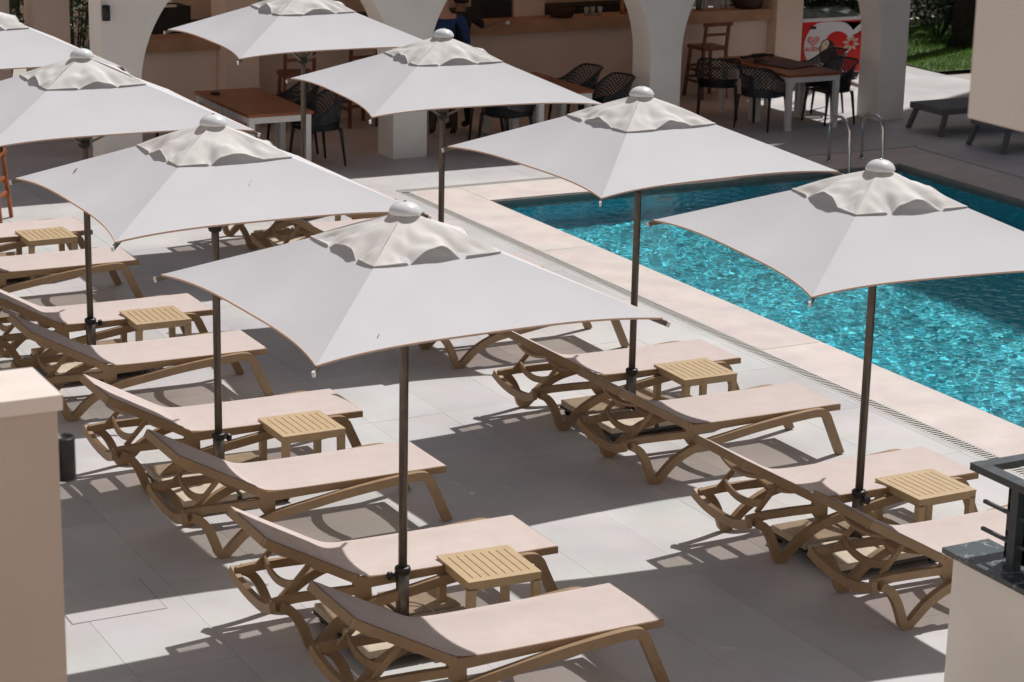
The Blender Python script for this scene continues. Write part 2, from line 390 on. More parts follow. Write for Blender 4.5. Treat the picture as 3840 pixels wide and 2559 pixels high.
# drain channel
dr = struct(thing('drain_channel', 'x', 'x')); del dr['label'], dr['category']
def grate(name, x0, x1, y0, y1, along):
    b = bmesh.new(); e = 0.012
    if along == 'y':
        box(b, x0, x0+e, y0, y1, -0.03, 0.002); box(b, x1-e, x1, y0, y1, -0.03, 0.002)
    else:
        box(b, x0, x1, y0, y0+e, -0.03, 0.002); box(b, x0, x1, y1-e, y1, -0.03, 0.002)
    fr = obj('drain_frame', done(b, 'drain_frame'), M_white, dr)
    b = bmesh.new(); p = 0.040
    L = (y1-y0) if along == 'y' else (x1-x0)
    for k in range(int(L/p)):
        t = k*p
        if along == 'y': box(b, x0+e, x1-e, y0+t, y0+t+0.019, -0.02, 0.0)
        else: box(b, x0+t, x0+t+0.019, y0+e, y1-e, -0.02, 0.0)
    stuff(obj('drain_bars', done(b, 'drain_bars'), M_grate, dr))
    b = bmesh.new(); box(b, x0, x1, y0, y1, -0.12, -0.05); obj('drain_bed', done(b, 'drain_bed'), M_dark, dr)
grate('a', DX0+0.003, DX0+CW-0.003, PY0, DY1-CW, 'y'); grate('b', DX0+0.003, DX1-0.003, DY1-CW+0.003, DY1-0.003, 'x'); grate('c', DX1-CW+0.003, DX1-0.003, 4, DY1-CW, 'y')
# pool shell
ZW, DEP = -0.055, 1.15
bm = bmesh.new()
t = 0.25
box(bm, PX0-t, PX1+t, PY0-t, PY1+t, -DEP-0.3, -DEP)
box(bm, PX0-t+0.001, PX0+0.004, PY0-t+0.001, PY1+t-0.001, -DEP+0.001, -0.042); box(bm, PX1-0.004, PX1+t-0.001, PY0-t+0.001, PY1+t-0.001, -DEP+0.001, -0.042)
box(bm, PX0+0.005, PX1-0.005, PY1-0.004, PY1+t-0.002, -DEP+0.001, -0.043); box(bm, PX0+0.005, PX1-0.005, PY0-t+0.002, PY0+0.004, -DEP+0.001, -0.043)
basin = struct(obj('pool_basin', done(bm, 'pool_basin'), M_mosaic))
rng = np.random.RandomState(4)
nx, ny = 470, 930
X, Y = np.meshgrid(np.linspace(PX0+0.003, PX1-0.003, nx), np.linspace(-0.6, PY1-0.003, ny), indexing='ij')
Z = np.zeros_like(X)
for k in range(90):
    lam = 0.065*(0.26/0.065)**(rng.rand()**1.2); th = rng.rand()*2*math.pi; kk = 2*math.pi/lam
    Z += 0.00085*lam*np.sin(kk*(X*math.cos(th)+Y*math.sin(th))+rng.rand()*6.28)*(0.5+rng.rand())
V = np.stack([X, Y, Z+ZW], -1).reshape(-1, 3)
idx = np.arange(nx*ny).reshape(nx, ny)
F = np.stack([idx[:-1, :-1], idx[1:, :-1], idx[1:, 1:], idx[:-1, 1:]], -1).reshape(-1, 4)
me = bpy.data.meshes.new('pool_water'); me.from_pydata(V.tolist(), [], F.tolist())
me.polygons.foreach_set('use_smooth', [True]*len(me.polygons)); me.update()
water = struct(obj('pool_water', me, M_water))
water.cycles.is_caustics_caster = True; basin.cycles.is_caustics_receiver = True; sl.cycles.is_caustics_light = True
# round inlet on the end wall under water
bm = bmesh.new(); tube(bm, [(8.35, PY1-0.03, -0.55), (8.35, PY1+0.01, -0.55)], 0.10, 20); obj('wall_inlet', done(bm, 'wall_inlet'), M_white, basin)

# ------------------------------------------------------------------ umbrellas
ZC, HS, SL = 2.085, 1.045, 0.45      # corner height, half size, slope
def zr(d): return ZC+(HS-d)*SL
def side_rot(k): return Matrix.Rotation(k*math.pi/2, 4, 'Z')
def canopy_mesh(seed):
    rnd = random.Random(seed); bm = bmesh.new(); hem = bmesh.new()
    nu, nv = 28, 14
    for k in range(4):
        Mx = side_rot(k); ph = rnd.uniform(0, 6); am = rnd.uniform(0.5, 1.2)
        G = []
        for j in range(nv+1):
            v = j/nv; r = 0.17+(HS-0.17)*v; row = []
            for i in range(nu+1):
                u = -1+2*i/nu
                bow = 0.068*(1-abs(u)**3.2)*v**2.5
                d = r-bow
                z = zr(d)-0.014*(1-u*u)*math.sin(math.pi*v)
                z += 0.0016*am*math.sin(9*u*v+ph)*math.sin(math.pi*v)*(1-u**4)
                row.append(bm.verts.new(Mx @ Vector((d, r*u*(1-0.0*bow), z))))
            G.append(row)
        for j in range(nv):
            for i in range(nu): bm.faces.new((G[j][i], G[j+1][i], G[j+1][i+1], G[j][i+1]))
        # hem: folded band hanging a little below the edge
        e = [v.co.copy() for v in G[nv]]
        for a, b in zip(e, e[1:]):
            oa = Mx.to_3x3() @ Vector((0.004, 0, 0))
            q = [a+oa+Vector((0, 0, 0.001)), b+oa+Vector((0, 0, 0.001)), b+oa+Vector((0, 0, -0.010)), a+oa+Vector((0, 0, -0.010))]
            q2 = [x-oa*1.6 for x in q]
            A = [hem.verts.new(x) for x in q]; B = [hem.verts.new(x) for x in q2]
            for s in range(4): hem.faces.new((A[s], A[(s+1) % 4], B[(s+1) % 4], B[s]))
            hem.faces.new(A[::-1]); hem.faces.new(B)
    return done(bm, 'canopy', True), done(hem, 'hem')
def vent_mesh(seed):
    rnd = random.Random(seed*13+5); bm = bmesh.new(); nu, nv = 48, 22; VH = 0.395
    for k in range(4):
        Mx = side_rot(k); G = []
        a1, a2, a3, a4 = (rnd.uniform(0, 6) for _ in range(4)); gl, gr = rnd.uniform(-0.52, -0.40), rnd.uniform(0.42, 0.56); amp = rnd.uniform(0.032, 0.058)
        for j in range(nv+1):
            v = j/nv; r = 0.035+(VH-0.035)*v; row = []
            for i in range(nu+1):
                u = -1+2*i/nu
                g = 0.0
                if gl < u < gr: g = math.sin(math.pi*(u-gl)/(gr-gl))**1.3
                lift = 0.016*math.sin(math.pi*min(1, v*1.05))*(0.6+0.4*math.cos(2*u+a1))
                fold = 0.0
                edge = min(1, (1-abs(u))*5)
                for q, (cc, wd, hh) in enumerate(((gl, 0.13, -0.020), (gr, 0.14, -0.020), (0.5*(gl+gr)+0.2*math.sin(a2), 0.2, -0.006))):
                    c2 = cc*(0.75+0.25*v)+0.10*math.sin(a3+q)*(1-v)
                    fold += hh*math.exp(-((u-c2)/wd)**2)*v**2.6*(1 if q > 1 else 1.0)
                px_, py_ = r, r*u
                for q in range(9):
                    aq = a1*1.7+q*2.1; fq = 14+6*q; wx = math.cos(aq)*px_+math.sin(aq)*py_
                    wy = -math.sin(aq)*px_+math.cos(aq)*py_
                    fold += 0.0088/(1+0.45*q)*math.sin(fq*wx+2.2*math.sin(9*wy+a2+q)+a3*q)*min(1, v*1.3)*edge*(0.35+0.65*abs(math.sin(a4+q+6*wy)))
                d = r-0.020*g*v**3+0.006*math.sin(3*u+a1)*v*edge*0.5
                z = zr(r)+0.010+0.012*(1-v)**4+lift+amp*g*v**2.2+fold*edge*(0.4 if (v > .96 and g == 0) else 1)
                if g == 0 and v > 0.9: z = z*(1-(v-0.9)*9)+(zr(r)+0.006)*((v-0.9)*9)
                row.append(bm.verts.new(Mx @ Vector((d, r*u, z))))
            G.append(row)
        for j in range(nv):
            for i in range(nu): bm.faces.new((G[j][i], G[j+1][i], G[j+1][i+1], G[j][i+1]))
        # rolled hem so that the cloth shows a thickness
        e = [v.co.copy() for v in G[nv]]
        tube(bm, [e[0]]+e[1:-1]+[e[-1]], 0.0035, 5, False)
    bmesh.ops.remove_doubles(bm, verts=bm.verts, dist=1e-5)
    return done(bm, 'vent', True)
bm = bmesh.new(); lathe(bm, [(0.0, 2.628), (0.025, 2.626), (0.052, 2.618), (0.074, 2.604), (0.088, 2.586), (0.094, 2.570), (0.093, 2.561), (0.07, 2.559), (0.0, 2.561)], 28); ME_cap = done(bm, 'cap', True)
bm = bmesh.new(); lathe(bm, [(0.0, 2.637), (0.007, 2.636), (0.008, 2.626), (0.0, 2.625)], 10); ME_screw = done(bm, 'screw', True)
bm = bmesh.new(); tube(bm, [(0, 0, 0.10), (0, 0, 2.54)], 0.0265, 20); ME_pole = done(bm, 'pole', True)
bm = bmesh.new(); tube(bm, [(0, 0, 0.075), (0, 0, 0.40)], 0.040, 20); tube(bm, [(0, 0, 0.072), (0, 0, 0.085)], 0.085, 20); ME_sleeve = done(bm, 'pole_sleeve', True)
bm = bmesh.new(); lathe(bm, [(0.027, 0.398), (0.046, 0.398), (0.048, 0.405), (0.048, 0.420), (0.044, 0.430), (0.027, 0.432)], 20); ME_collar = done(bm, 'collar', True)
bm = bmesh.new()
tube(bm, [(0.04, 0, 0.385), (0.068, 0, 0.385)], 0.009, 8); 
for k in range(1): tube(bm, [(0.066, 0, 0.385), (0.072, 0, 0.385), (0.090, 0, 0.385), (0.097, 0, 0.385)], [0.018, 0.027, 0.027, 0.018], 8)
ME_knob = done(bm, 'knob')
bm = bmesh.new(); lathe(bm, [(0.027, 1.835), (0.040, 1.835), (0.046, 1.845), (0.046, 1.885), (0.038, 1.90), (0.027, 1.90)], 18); tube(bm, [(-0.05, 0, 1.865), (0.05, 0, 1.865)], 0.011, 8); ME_runner = done(bm, 'runner', True)
def rib_mesh():
    bm = bmesh.new()
    c = HS+0.022
    bar(bm, (0.03, 0.03, zr(0)-0.035), (c, c, zr(c)-0.022), 0.016, 0.028); return done(bm, 'rib', bevel=0.002)
def tip_mesh():
    bm = bmesh.new(); c = HS+0.022
    bar(bm, (c, c, zr(c)-0.022), (c+0.012, c+0.012, zr(c)-0.027), 0.015, 0.030); return done(bm, 'rib_tip', bevel=0.003)
def strut_mesh():
    bm = bmesh.new(); bar(bm, (0.03, 0.03, 1.875), (0.56, 0.56, zr(0.56)-0.036), 0.014, 0.020); return done(bm, 'strut')
ME_rib, ME_tip, ME_strut = rib_mesh(), tip_mesh(), strut_mesh()
bm = bmesh.new(); box(bm, -0.40, 0.40, -0.40, 0.40, 0.055, 0.070); 
for s in (-1, 1): box(bm, -0.012, 0.012, min(0.03*s, 0.40*s), max(0.03*s, 0.40*s), 0.070, 0.10)
ME_tray = done(bm, 'base_tray', bevel=0.004)
bm = bmesh.new(); box(bm, -0.188, 0.188, -0.188, 0.188, 0.072, 0.118); ME_slab = done(bm, 'base_slab', bevel=0.006, seg=2)
bm = bmesh.new(); tube(bm, [(0, -0.013, 0.024), (0, 0.013, 0.024)], 0.024, 14); box(bm, -0.012, 0.012, -0.018, 0.018, 0.024, 0.056); ME_caster = done(bm, 'caster')
bm = bmesh.new(); tube(bm, [(-0.20+0.40*math.sin(t), 0.0+0.22*math.cos(t), 0.135+0.015*math.sin(3*t)) for t in [k*math.pi/9 for k in range(2, 8)]], 0.006, 6); ME_rope = done(bm, 'rope', True)
def umbrella(loc, rz, seed, label, dz=0.0, knob=0.0):
    t_ = thing('umbrella', label, 'umbrella', loc, rz, 'square white umbrellas over the loungers')
    cm, hm = canopy_mesh(seed)
    top = (0, 0, dz)
    obj('canopy', cm, M_canvas, t_, top); obj('hem', hm, M_piping, t_, top); obj('vent', vent_mesh(seed), M_vent, t_, top)
    c = obj('cap', ME_cap, M_capw, t_, top); obj('screw', ME_screw, M_steel, c)
    obj('pole', ME_pole, M_pole, t_, top); obj('pole_sleeve', ME_sleeve, M_pole, t_)
    c = obj('collar', ME_collar, M_black, t_); obj('knob', ME_knob, M_black, c, None, knob)
    obj('runner', ME_runner, M_black, t_, top)
    for k in range(4):
        rb = obj('rib', ME_rib, M_pole, t_, top, k*math.pi/2); obj('rib_tip', ME_tip, M_capw, rb); obj('strut', ME_strut, M_pole, t_, top, k*math.pi/2)
    b = obj('base_tray', ME_tray, M_black, t_, None, -rz)
    for sx in (-1, 1):
        for sy in (-1, 1):
            obj('base_slab', ME_slab, M_slab, b, (0.205*sx, 0.205*sy, 0)); obj('caster', ME_caster, M_black, b, (0.35*sx, 0.36*sy, 0))
    obj('rope', ME_rope, M_rope, b)
    return t_
UM = [
 ((0.0, 0.0, 0), 2.44, -0.017, 'white umbrella nearest the camera in the left row', math.pi),
 ((-0.095, 2.791, 0), 0.77, 0.022, 'second white umbrella from the camera in the left row', 0.2),
 ((0.012, 6.034, 0), -0.71, 0.010, 'third white umbrella from the camera in the left row', 0.0),
 ((0.04, 9.42, 0), 0.4, 0.01, 'white umbrella cut by the left picture edge, farthest of its row', 0.0),
 ((3.258, -0.031, 0), -5.74, -0.012, 'white umbrella cut by the right picture edge, nearest the pool water', -1.5),
 ((3.332, 2.981, 0), 3.97, -0.018, 'white umbrella before the pool ladder, second of the poolside row', 1.0),
 ((3.337, 6.336, 0), -3.92, -0.026, 'white umbrella in front of the person in blue, third of the poolside row', 2.0),
 ((3.286, 9.379, 0), -0.99, 0.028, 'white umbrella cut by the top picture edge, farthest of the poolside row', 2.0)]
for i, (loc, a, dz, lb, kn) in enumerate(UM): umbrella(loc, R(a), i+1, lb, dz, kn-R(a))

def fallen_leaf(u, x, y, a, L, label):
    loc, rz, dz = UM[u][0], R(UM[u][1]), UM[u][2]
    d = max(abs(x), abs(y)); z = zr(d)+0.004+dz; c, s_ = math.cos(rz), math.sin(rz)
    bm = bmesh.new(); prism(bm, [(-L, 0), (-0.3*L, 0.16*L), (0.5*L, 0.13*L), (L, 0), (0.5*L, -0.13*L), (-0.3*L, -0.16*L)], 'z', 0, 0.003)
    o = obj('fallen_leaf', done(bm, 'fallen_leaf'), M_woodd, None, (loc[0]+x*c-y*s_, loc[1]+x*s_+y*c, z)); o.rotation_euler = (0, R(-24) if abs(x) >= abs(y) and x < 0 else 0, R(a))
    tag(o, label, 'leaf')
fallen_leaf(1, -0.78, 0.55, 40, 0.028, 'small dry twig on the left panel of the second left-row umbrella')
fallen_leaf(1, 0.02, -0.60, 80, 0.012, 'tiny dark speck of leaf on the front panel of the second left-row umbrella')
fallen_leaf(0, -0.62, -0.90, 60, 0.014, 'tiny dark speck of leaf near the front corner of the nearest umbrella')

# ------------------------------------------------------------------ sun loungers
def spl(P, n):
    """Catmull-Rom through points"""
    P = [Vector((p[0], p[1], 0)) for p in P]; Q = [2*P[0]-P[1]]+P+[2*P[-1]-P[-2]]; out = []
    for i in range(1, len(Q)-2):
        for k in range(n):
            t = k/n; a, b, c, d = Q[i-1], Q[i], Q[i+1], Q[i+2]
            v = 0.5*((2*b)+(c-a)*t+(2*a-5*b+4*c-d)*t*t+(3*b-a-3*c+d)*t**3); out.append((v.x, v.y))
    out.append((P[-1].x, P[-1].y)); return out
def offset_strip(C, th):
    T, B = [], []
    for i, p in enumerate(C):
        q = C[max(i-1, 0)]; r = C[min(i+1, len(C)-1)]; dx, dz = r[0]-q[0], r[1]-q[1]; L = math.hypot(dx, dz) or 1
        w = th[i]/2 if isinstance(th, list) else th/2
        T.append((p[0]-dz/L*w, p[1]+dx/L*w)); B.append((p[0]+dz/L*w, p[1]-dx/L*w))
    return T, B
LW = 0.30
def lounger_meshes():
    M = {}
    for s, nm in ((-1, 'near'), (1, 'far')):
        bm = bmesh.new()
        y0, y1 = sorted((s*LW, s*(LW-0.042)))
        tops = [(0.0, 0.378), (-0.4, 0.379), (-0.8, 0.380), (-1.24, 0.385), (-1.30, 0.388)]; bots = [(0.0, 0.334), (-0.4, 0.337), (-0.8, 0.333), (-1.24, 0.322), (-1.30, 0.322)]
        ribbon(bm, tops, bots, y0, y1)
        M['rail', s] = done(bm, 'seat_rail', bevel=0.004)
        bm = bmesh.new()
        y0, y1 = sorted((s*(LW-0.001), s*(LW-0.041)))
        prism(bm, [(-1.238, 0.322), (-1.236, 0.25), (-1.25, 0.235), (-1.305, 0.235), (-1.345, 0.288), (-1.345, 0.375), (-1.335, 0.395), (-1.315, 0.402), (-1.29, 0.387), (-1.262, 0.3225)], 'y', y0, y1)
        M['block', s] = done(bm, 'hinge_block', bevel=0.003)
        bm = bmesh.new()
        y0, y1 = sorted((s*(LW-0.002), s*(LW-0.040)))
        ribbon(bm, [(-1.33, 0.341), (-1.5, 0.349), (-1.70, 0.354), (-1.80, 0.348), (-1.86, 0.342)], [(-1.33, 0.290), (-1.5, 0.298), (-1.70, 0.303), (-1.80, 0.297), (-1.86, 0.285)], y0, y1)
        M['rear', s] = done(bm, 'rear_rail', bevel=0.004)
        # long arm: foot - bend - arc back down to the rear V foot - up to the head end
        C = spl([(0.0, 0.0), (-0.055, 0.12), (-0.12, 0.262), (-0.150, 0.320), (-0.205, 0.347), (-0.35, 0.344), (-0.58, 0.325), (-0.77, 0.304), (-0.97, 0.275), (-1.24, 0.234), (-1.36, 0.196), (-1.47, 0.135), (-1.565, 0.050), (-1.60, 0.026), (-1.636, 0.036), (-1.66, 0.10), (-1.70, 0.195), (-1.755, 0.270), (-1.82, 0.308)], 4)
        th = [0.060]*len(C)
        for i, p in enumerate(C):
            if p[0] > -0.19: th[i] = 0.062
            elif p[0] < -1.55: th[i] = 0.056
        T, B = offset_strip(C, th)
        bm = bmesh.new(); y0, y1 = sorted((s*(LW+0.002), s*(LW+0.044)))
        T = [(x, max(z, 0.0)) for x, z in T]; B = [(x, max(z, 0.0)) for x, z in B]
        ribbon(bm, T, B, y0, y1)
        M['arm', s] = done(bm, 'leg_arm', bevel=0.003)
    bm = bmesh.new()          # head-end bar, dipping in the middle
    pts = []
    for k in range(17):
        t = -1+2*k/16; pts.append((t, 0.313-0.075*(1-abs(t)**2.4), -1.868+0.02*(1-t*t)))
    for (t0, z0, x0), (t1, z1, x1) in zip(pts, pts[1:]):
        bar(bm, (x0, t0*LW*1.10, z0), (x1, t1*LW*1.10, z1), 0.034, 0.062)
    bmesh.ops.remove_doubles(bm, verts=bm.verts, dist=0.002)
    M['head'] = done(bm, 'head_bar')
    bm = bmesh.new(); box(bm, -0.044, 0.002, -LW+0.042, LW-0.042, 0.336, 0.3785); M['footbar'] = done(bm, 'foot_bar', bevel=0.004)
    for q, xr in enumerate((-0.13, -0.52, -0.93)):    # curved cross ribs below the sling
        bm = bmesh.new(); pr = None
        for k in range(11):
            t = -1+2*k/10; p = (xr-0.09*(1-t*t), t*(LW-0.04), 0.335-0.045*(1-t*t)) if q else (xr, t*(LW-0.04), 0.335-0.03*(1-t*t))
            if pr: bar(bm, pr, p, 0.065, 0.022)
            pr = p
        M['rib', q] = done(bm, 'cross_rib')
    # sling over the seat
    def sheet(nm, f, nu, nv):
        bm = bmesh.new(); G = [[bm.verts.new(f(i/nu, -1+2*j/nv)) for j in range(nv+1)] for i in range(nu+1)]
        for i in range(nu):
            for j in range(nv): bm.faces.new((G[i][j], G[i+1][j], G[i+1][j+1], G[i][j+1]))
        return done(bm, nm, True)
    # backrest (built flat from the hinge, then turned up)
    ang = R(29.0); hz = Vector((-1.318, 0, 0.372))
    def bk(u, y, h): # u along the back, h above its plane
        return (hz.x-u*math.cos(ang)+h*math.sin(ang), y, hz.z+u*math.sin(ang)+h*math.cos(ang))
    BL = 0.665
    for s in (-1, 1):
        bm = bmesh.new(); y0, y1 = sorted((s*LW, s*(LW-0.040)))
        A = [bk(u, 0, 0.030) for u in (0.0, BL*0.5, BL)]; B = [bk(u, 0, -0.023) for u in (0.022, BL*0.5, BL)]
        ribbon(bm, [(p[0], p[2]) for p in A], [(p[0], p[2]) for p in B], y0, y1)
        M['back', s] = done(bm, 'back_rail', bevel=0.004)
    bm = bmesh.new()
    A = [bk(u, 0, 0.029) for u in (BL-0.04, BL+0.002)]; B = [bk(u, 0, -0.022) for u in (BL-0.04, BL+0.002)]
    ribbon(bm, [(p[0], p[2]) for p in A], [(p[0], p[2]) for p in B], -LW+0.0405, LW-0.0405)
    M['backtop'] = done(bm, 'back_top_bar', bevel=0.003)
    bend = spl([(-0.006, 0.3835), (-0.45, 0.3835), (-0.85, 0.3845), (-1.12, 0.3875), (-1.26, 0.397)]+[(bk(u, 0, 0.0345)[0], bk(u, 0, 0.0345)[2]) for u in (0.05, 0.20, 0.42, 0.55, BL-0.002)], 5)
    def slg(a, b):
        i = a*(len(bend)-1); k = min(int(i), len(bend)-2); t = i-k; x = bend[k][0]*(1-t)+bend[k+1][0]*t; z = bend[k][1]*(1-t)+bend[k+1][1]*t
        sag = 0.014*max(0, 1-(b/0.86)**2)*min(1, 6*a+0.1, 8*(1-a)+0.1)
        if a > 0.45: sag *= 1+0.9*math.exp(-((a-0.55)/0.07)**2)
        return (x, b*(LW-0.004), z-sag)
    M['sling'] = sheet('sling', slg, 45, 14)
    for q, u in enumerate((0.16, 0.44)):
        bm = bmesh.new(); pr = None
        for k in range(11):
            t = -1+2*k/10; p = bk(u, t*(LW-0.04), -0.004-0.05*(1-t*t))
            if pr: bar(bm, pr, p, 0.05, 0.020)
            pr = p
        M['brib', q] = done(bm, 'back_rib')
    # prop: two struts and a bowed bar between them
    for s in (-1, 1):
        bm = bmesh.new(); bar(bm, bk(0.30, s*(LW-0.075), -0.004), (-1.755, s*(LW-0.065), 0.335), 0.018, 0.032, (0, 0, 1)); M['prop', s] = done(bm, 'prop_strut', bevel=0.002)
    bm = bmesh.new(); pr = None
    for k in range(13):
        t = -1+2*k/12; p = (-1.700-0.015*(1-t*t), t*(LW-0.075), 0.392-0.045*(1-t*t))
        if pr: bar(bm, pr, p, 0.016, 0.048)
        pr = p
    M['propbar'] = done(bm, 'prop_bar')
    for s in (-1, 1):
        bm = bmesh.new(); tube(bm, [(-1.315, s*(LW-0.05), 0.392), (-1.315, s*(LW+0.004), 0.392)], 0.015, 12); M['pin', s] = done(bm, 'hinge_pin')
    return M
LM = lounger_meshes()
def lounger(loc, label, rz=0.0):
    t_ = thing('sun_lounger', label, 'sun lounger', loc, rz, 'tan resin sun loungers set in pairs')
    for s in (-1, 1):
        obj('seat_rail', LM['rail', s], M_tan, t_); obj('hinge_block', LM['block', s], M_tan, t_); obj('rear_rail', LM['rear', s], M_tan, t_)
        obj('leg_arm', LM['arm', s], M_tan, t_)
    obj('head_bar', LM['head'], M_tan, t_); obj('foot_bar', LM['footbar'], M_tan, t_)
    for q in range(3): obj('cross_rib', LM['rib', q], M_tan, t_)
    obj('sling', LM['sling'], M_sling, t_)
    b = thing('backrest', '', '', (0, 0, 0)); b.parent = t_; del b['label'], b['category']
    for s in (-1, 1):
        obj('back_rail', LM['back', s], M_tan, b); obj('prop_strut', LM['prop', s], M_tan, t_); obj('hinge_pin', LM['pin', s], M_tan, t_)
    obj('back_top_bar', LM['backtop'], M_tan, b)
    for q in range(2): obj('back_rib', LM['brib', q], M_tan, b)
    obj('prop_bar', LM['propbar'], M_tan, t_)
    return t_
LG = [
 (1.038, -0.929, 'tan lounger nearest the camera, cut by the bottom picture edge'),
 (1.054, 0.319, 'tan lounger behind the nearest side table, second of the left row'),
 (1.093, 1.944, 'tan lounger third of the left row, in front of the second umbrella pole'),
 (1.083, 3.288, 'tan lounger fourth of the left row, beyond the second side table'),
 (1.064, 5.081, 'tan lounger fifth of the left row, behind the white capped pillar'),
 (1.079, 6.370, 'tan lounger sixth of the left row, beyond the third side table'),
 (1.085, 8.288, 'tan lounger seventh of the left row, at the left picture edge'),
 (1.068, 9.625, 'tan lounger farthest of the left row, before the orange stool'),
 (4.385, -0.885, 'tan lounger partly hidden by the black marble topped wall'),
 (4.309, 0.340, 'tan lounger of the poolside row, beyond the right-hand side table'),
 (4.369, 2.001, 'tan lounger third of the poolside row, foot end near the drain'),
 (4.371, 3.335, 'tan lounger fourth of the poolside row, beyond its side table'),
 (4.385, 5.15, 'tan lounger fifth of the poolside row, mostly under the nearest canopy'),
 (4.37, 6.60, 'tan lounger sixth of the poolside row, almost hidden by canopies'),
 (4.36, 8.45, 'tan lounger seventh of the poolside row, seen between two canopies'),
 (4.37, 9.80, 'tan lounger farthest of the poolside row, nearest the arcade')]
for i, (x, y, lb) in enumerate(LG): lounger((x, y, 0), lb, R(random.Random(i).uniform(-0.5, 0.5)))

# ------------------------------------------------------------------ slatted side tables
def table_meshes():
    H, S = 0.40, 0.235; bm = bmesh.new()
    # top plate with eight real slots
    ns = 8; x0, x1 = -S, S; sw = 0.007; m = 0.055; pitch = (2*S-2*0.052)/(ns-1)
    sx = [-S+0.052+k*pitch for k in range(ns)]
    box(bm, x0, x1, -S, -S+m, H-0.014, H); box(bm, x0, x1, S-m, S, H-0.014, H)
    cur = x0
    for c in sx+[None]:
        e = x1 if c is None else c-sw/2
        box(bm, cur, e, -S+m, S-m, H-0.014, H)
        if c is not None: cur = c+sw/2
    bmesh.ops.remove_doubles(bm, verts=bm.verts, dist=1e-5)
    top = done(bm, 'table_top')
    bm = bmesh.new(); a = S-0.002
    box(bm, -a, a, -a, -a+0.014, H-0.055, H-0.0145); box(bm, -a, a, a-0.014, a, H-0.055, H-0.0145)
    box(bm, -a, -a+0.014, -a+0.0141, a-0.0141, H-0.055, H-0.0145); box(bm, a-0.014, a, -a+0.0141, a-0.0141, H-0.055, H-0.0145)
    ap = done(bm, 'apron')
    bm = bmesh.new(); prism(bm, [(0, 0), (0.042, 0), (0.050, 0.33), (0.056, 0.355), (0.0, 0.355)], 'y', 0.0, 0.046); leg = done(bm, 'leg', bevel=0.003)
    return top, ap, leg
TM = table_meshes()
def side_table(x, y, rz, label):
    t_ = thing('side_table', label, 'side table', (x, y, 0), R(rz), 'slatted side tables between the loungers')
    obj('table_top', TM[0], M_tabletan, t_); obj('apron', TM[1], M_tabletan, t_)
    for k in range(4):
        o = obj('leg', TM[2], M_tabletan, t_); a = 0.233
        o.location = ((-a, -a, 0), (a, -a, 0), (a, a, 0), (-a, a, 0))[k]; o.rotation_euler = (0, 0, k*math.pi/2)
side_table(0.515, -0.10, -2.5, 'slatted sand-coloured side table nearest the camera')
side_table(0.545, 2.845, 0.5, 'slatted side table beside the second umbrella pole of the left row')
side_table(0.565, 6.035, -1, 'slatted side table third of the left row, beside the leftmost standing pole')
side_table(0.59, 9.255, 0.5, 'slatted side table farthest of the left row, at the left picture edge')
side_table(3.79, -0.045, 0.5, 'slatted side table left of the black railing')
side_table(3.835, 2.865, -1, 'slatted side table of the poolside row, right of the middle pole')
side_table(3.86, 6.05, 0.5, 'slatted side table under the third poolside umbrella')
side_table(3.86, 9.15, 0.5, 'slatted side table seen in the gap below the farthest poolside canopy')

# ------------------------------------------------------------------ arcade with the bar
AY, AT = 13.20, 0.45
cols = [(2.43, 2.88), (6.05, 6.50), (9.67, 10.13), (13.31, 13.76)]
ZS = 1.04; ATOP = 2.78
arc = thing('arcade', 'white stucco arcade with round arches sheltering the bar', 'building', (8, 13.4, 0))
def rel(o): o.matrix_parent_inverse = arc.matrix_world.inverted() if False else Matrix.Translation((-8, -13.4, 0)); return o
bm = bmesh.new()
prof = []   # (x, zbottom)
prof += [(cols[0][0], 0.0), (cols[0][1], 0.0)]
for a, b in zip(cols, cols[1:]):
    r = (b[0]-a[1])/2; cx = (b[0]+a[1])/2
    prof.append((a[1], ZS))
    for k in range(1, 40):
        t_ = math.pi-math.pi*k/40; prof.append((cx+r*math.cos(t_), ZS+r*math.sin(t_)))
    prof.append((b[0], ZS)); prof += [(b[0], 0.0), (b[1], 0.0)]
P = prof; NV = []
for x, z in P:
    NV.append((bm.verts.new((x, AY, z)), bm.verts.new((x, AY+AT, z)), bm.verts.new((x, AY, ATOP)), bm.verts.new((x, AY+AT, ATOP))))
for i in range(len(P)-1):
    A, B = NV[i], NV[i+1]
    if abs(P[i][0]-P[i+1][0]) < 1e-6:
        bm.faces.new((A[0], A[1], B[1], B[0]))
    else:
        bm.faces.new((A[0], B[0], B[2], A[2])); bm.faces.new((A[1], A[3], B[3], B[1])); bm.faces.new((A[2], B[2], B[3], A[3])); bm.faces.new((A[0], A[1], B[1], B[0]))
bm.faces.new((NV[0][0], NV[0][2], NV[0][3], NV[0][1])); bm.faces.new((NV[-1][0], NV[-1][1], NV[-1][3], NV[-1][2]))
bmesh.ops.remove_doubles(bm, verts=bm.verts, dist=1e-5)
rel(obj('arch_wall', done(bm, 'arch_wall'), M_stucco, arc))
bm = bmesh.new(); box(bm, 3.05, 14.45, AY+AT+0.02, 19.2, ATOP-0.02, ATOP-0.016); rel(obj('fill_light_roof', done(bm, 'fill_light_roof'), M_fill_canvas, arc))  # unseen roof, made of light-passing cloth to brighten the bar below
bm = bmesh.new(); box(bm, 5.4, 14.0, 19.3, 19.5, 0.0, ATOP-0.02); rel(obj('back_wall', done(bm, 'back_wall'), M_stucco_warm, arc))
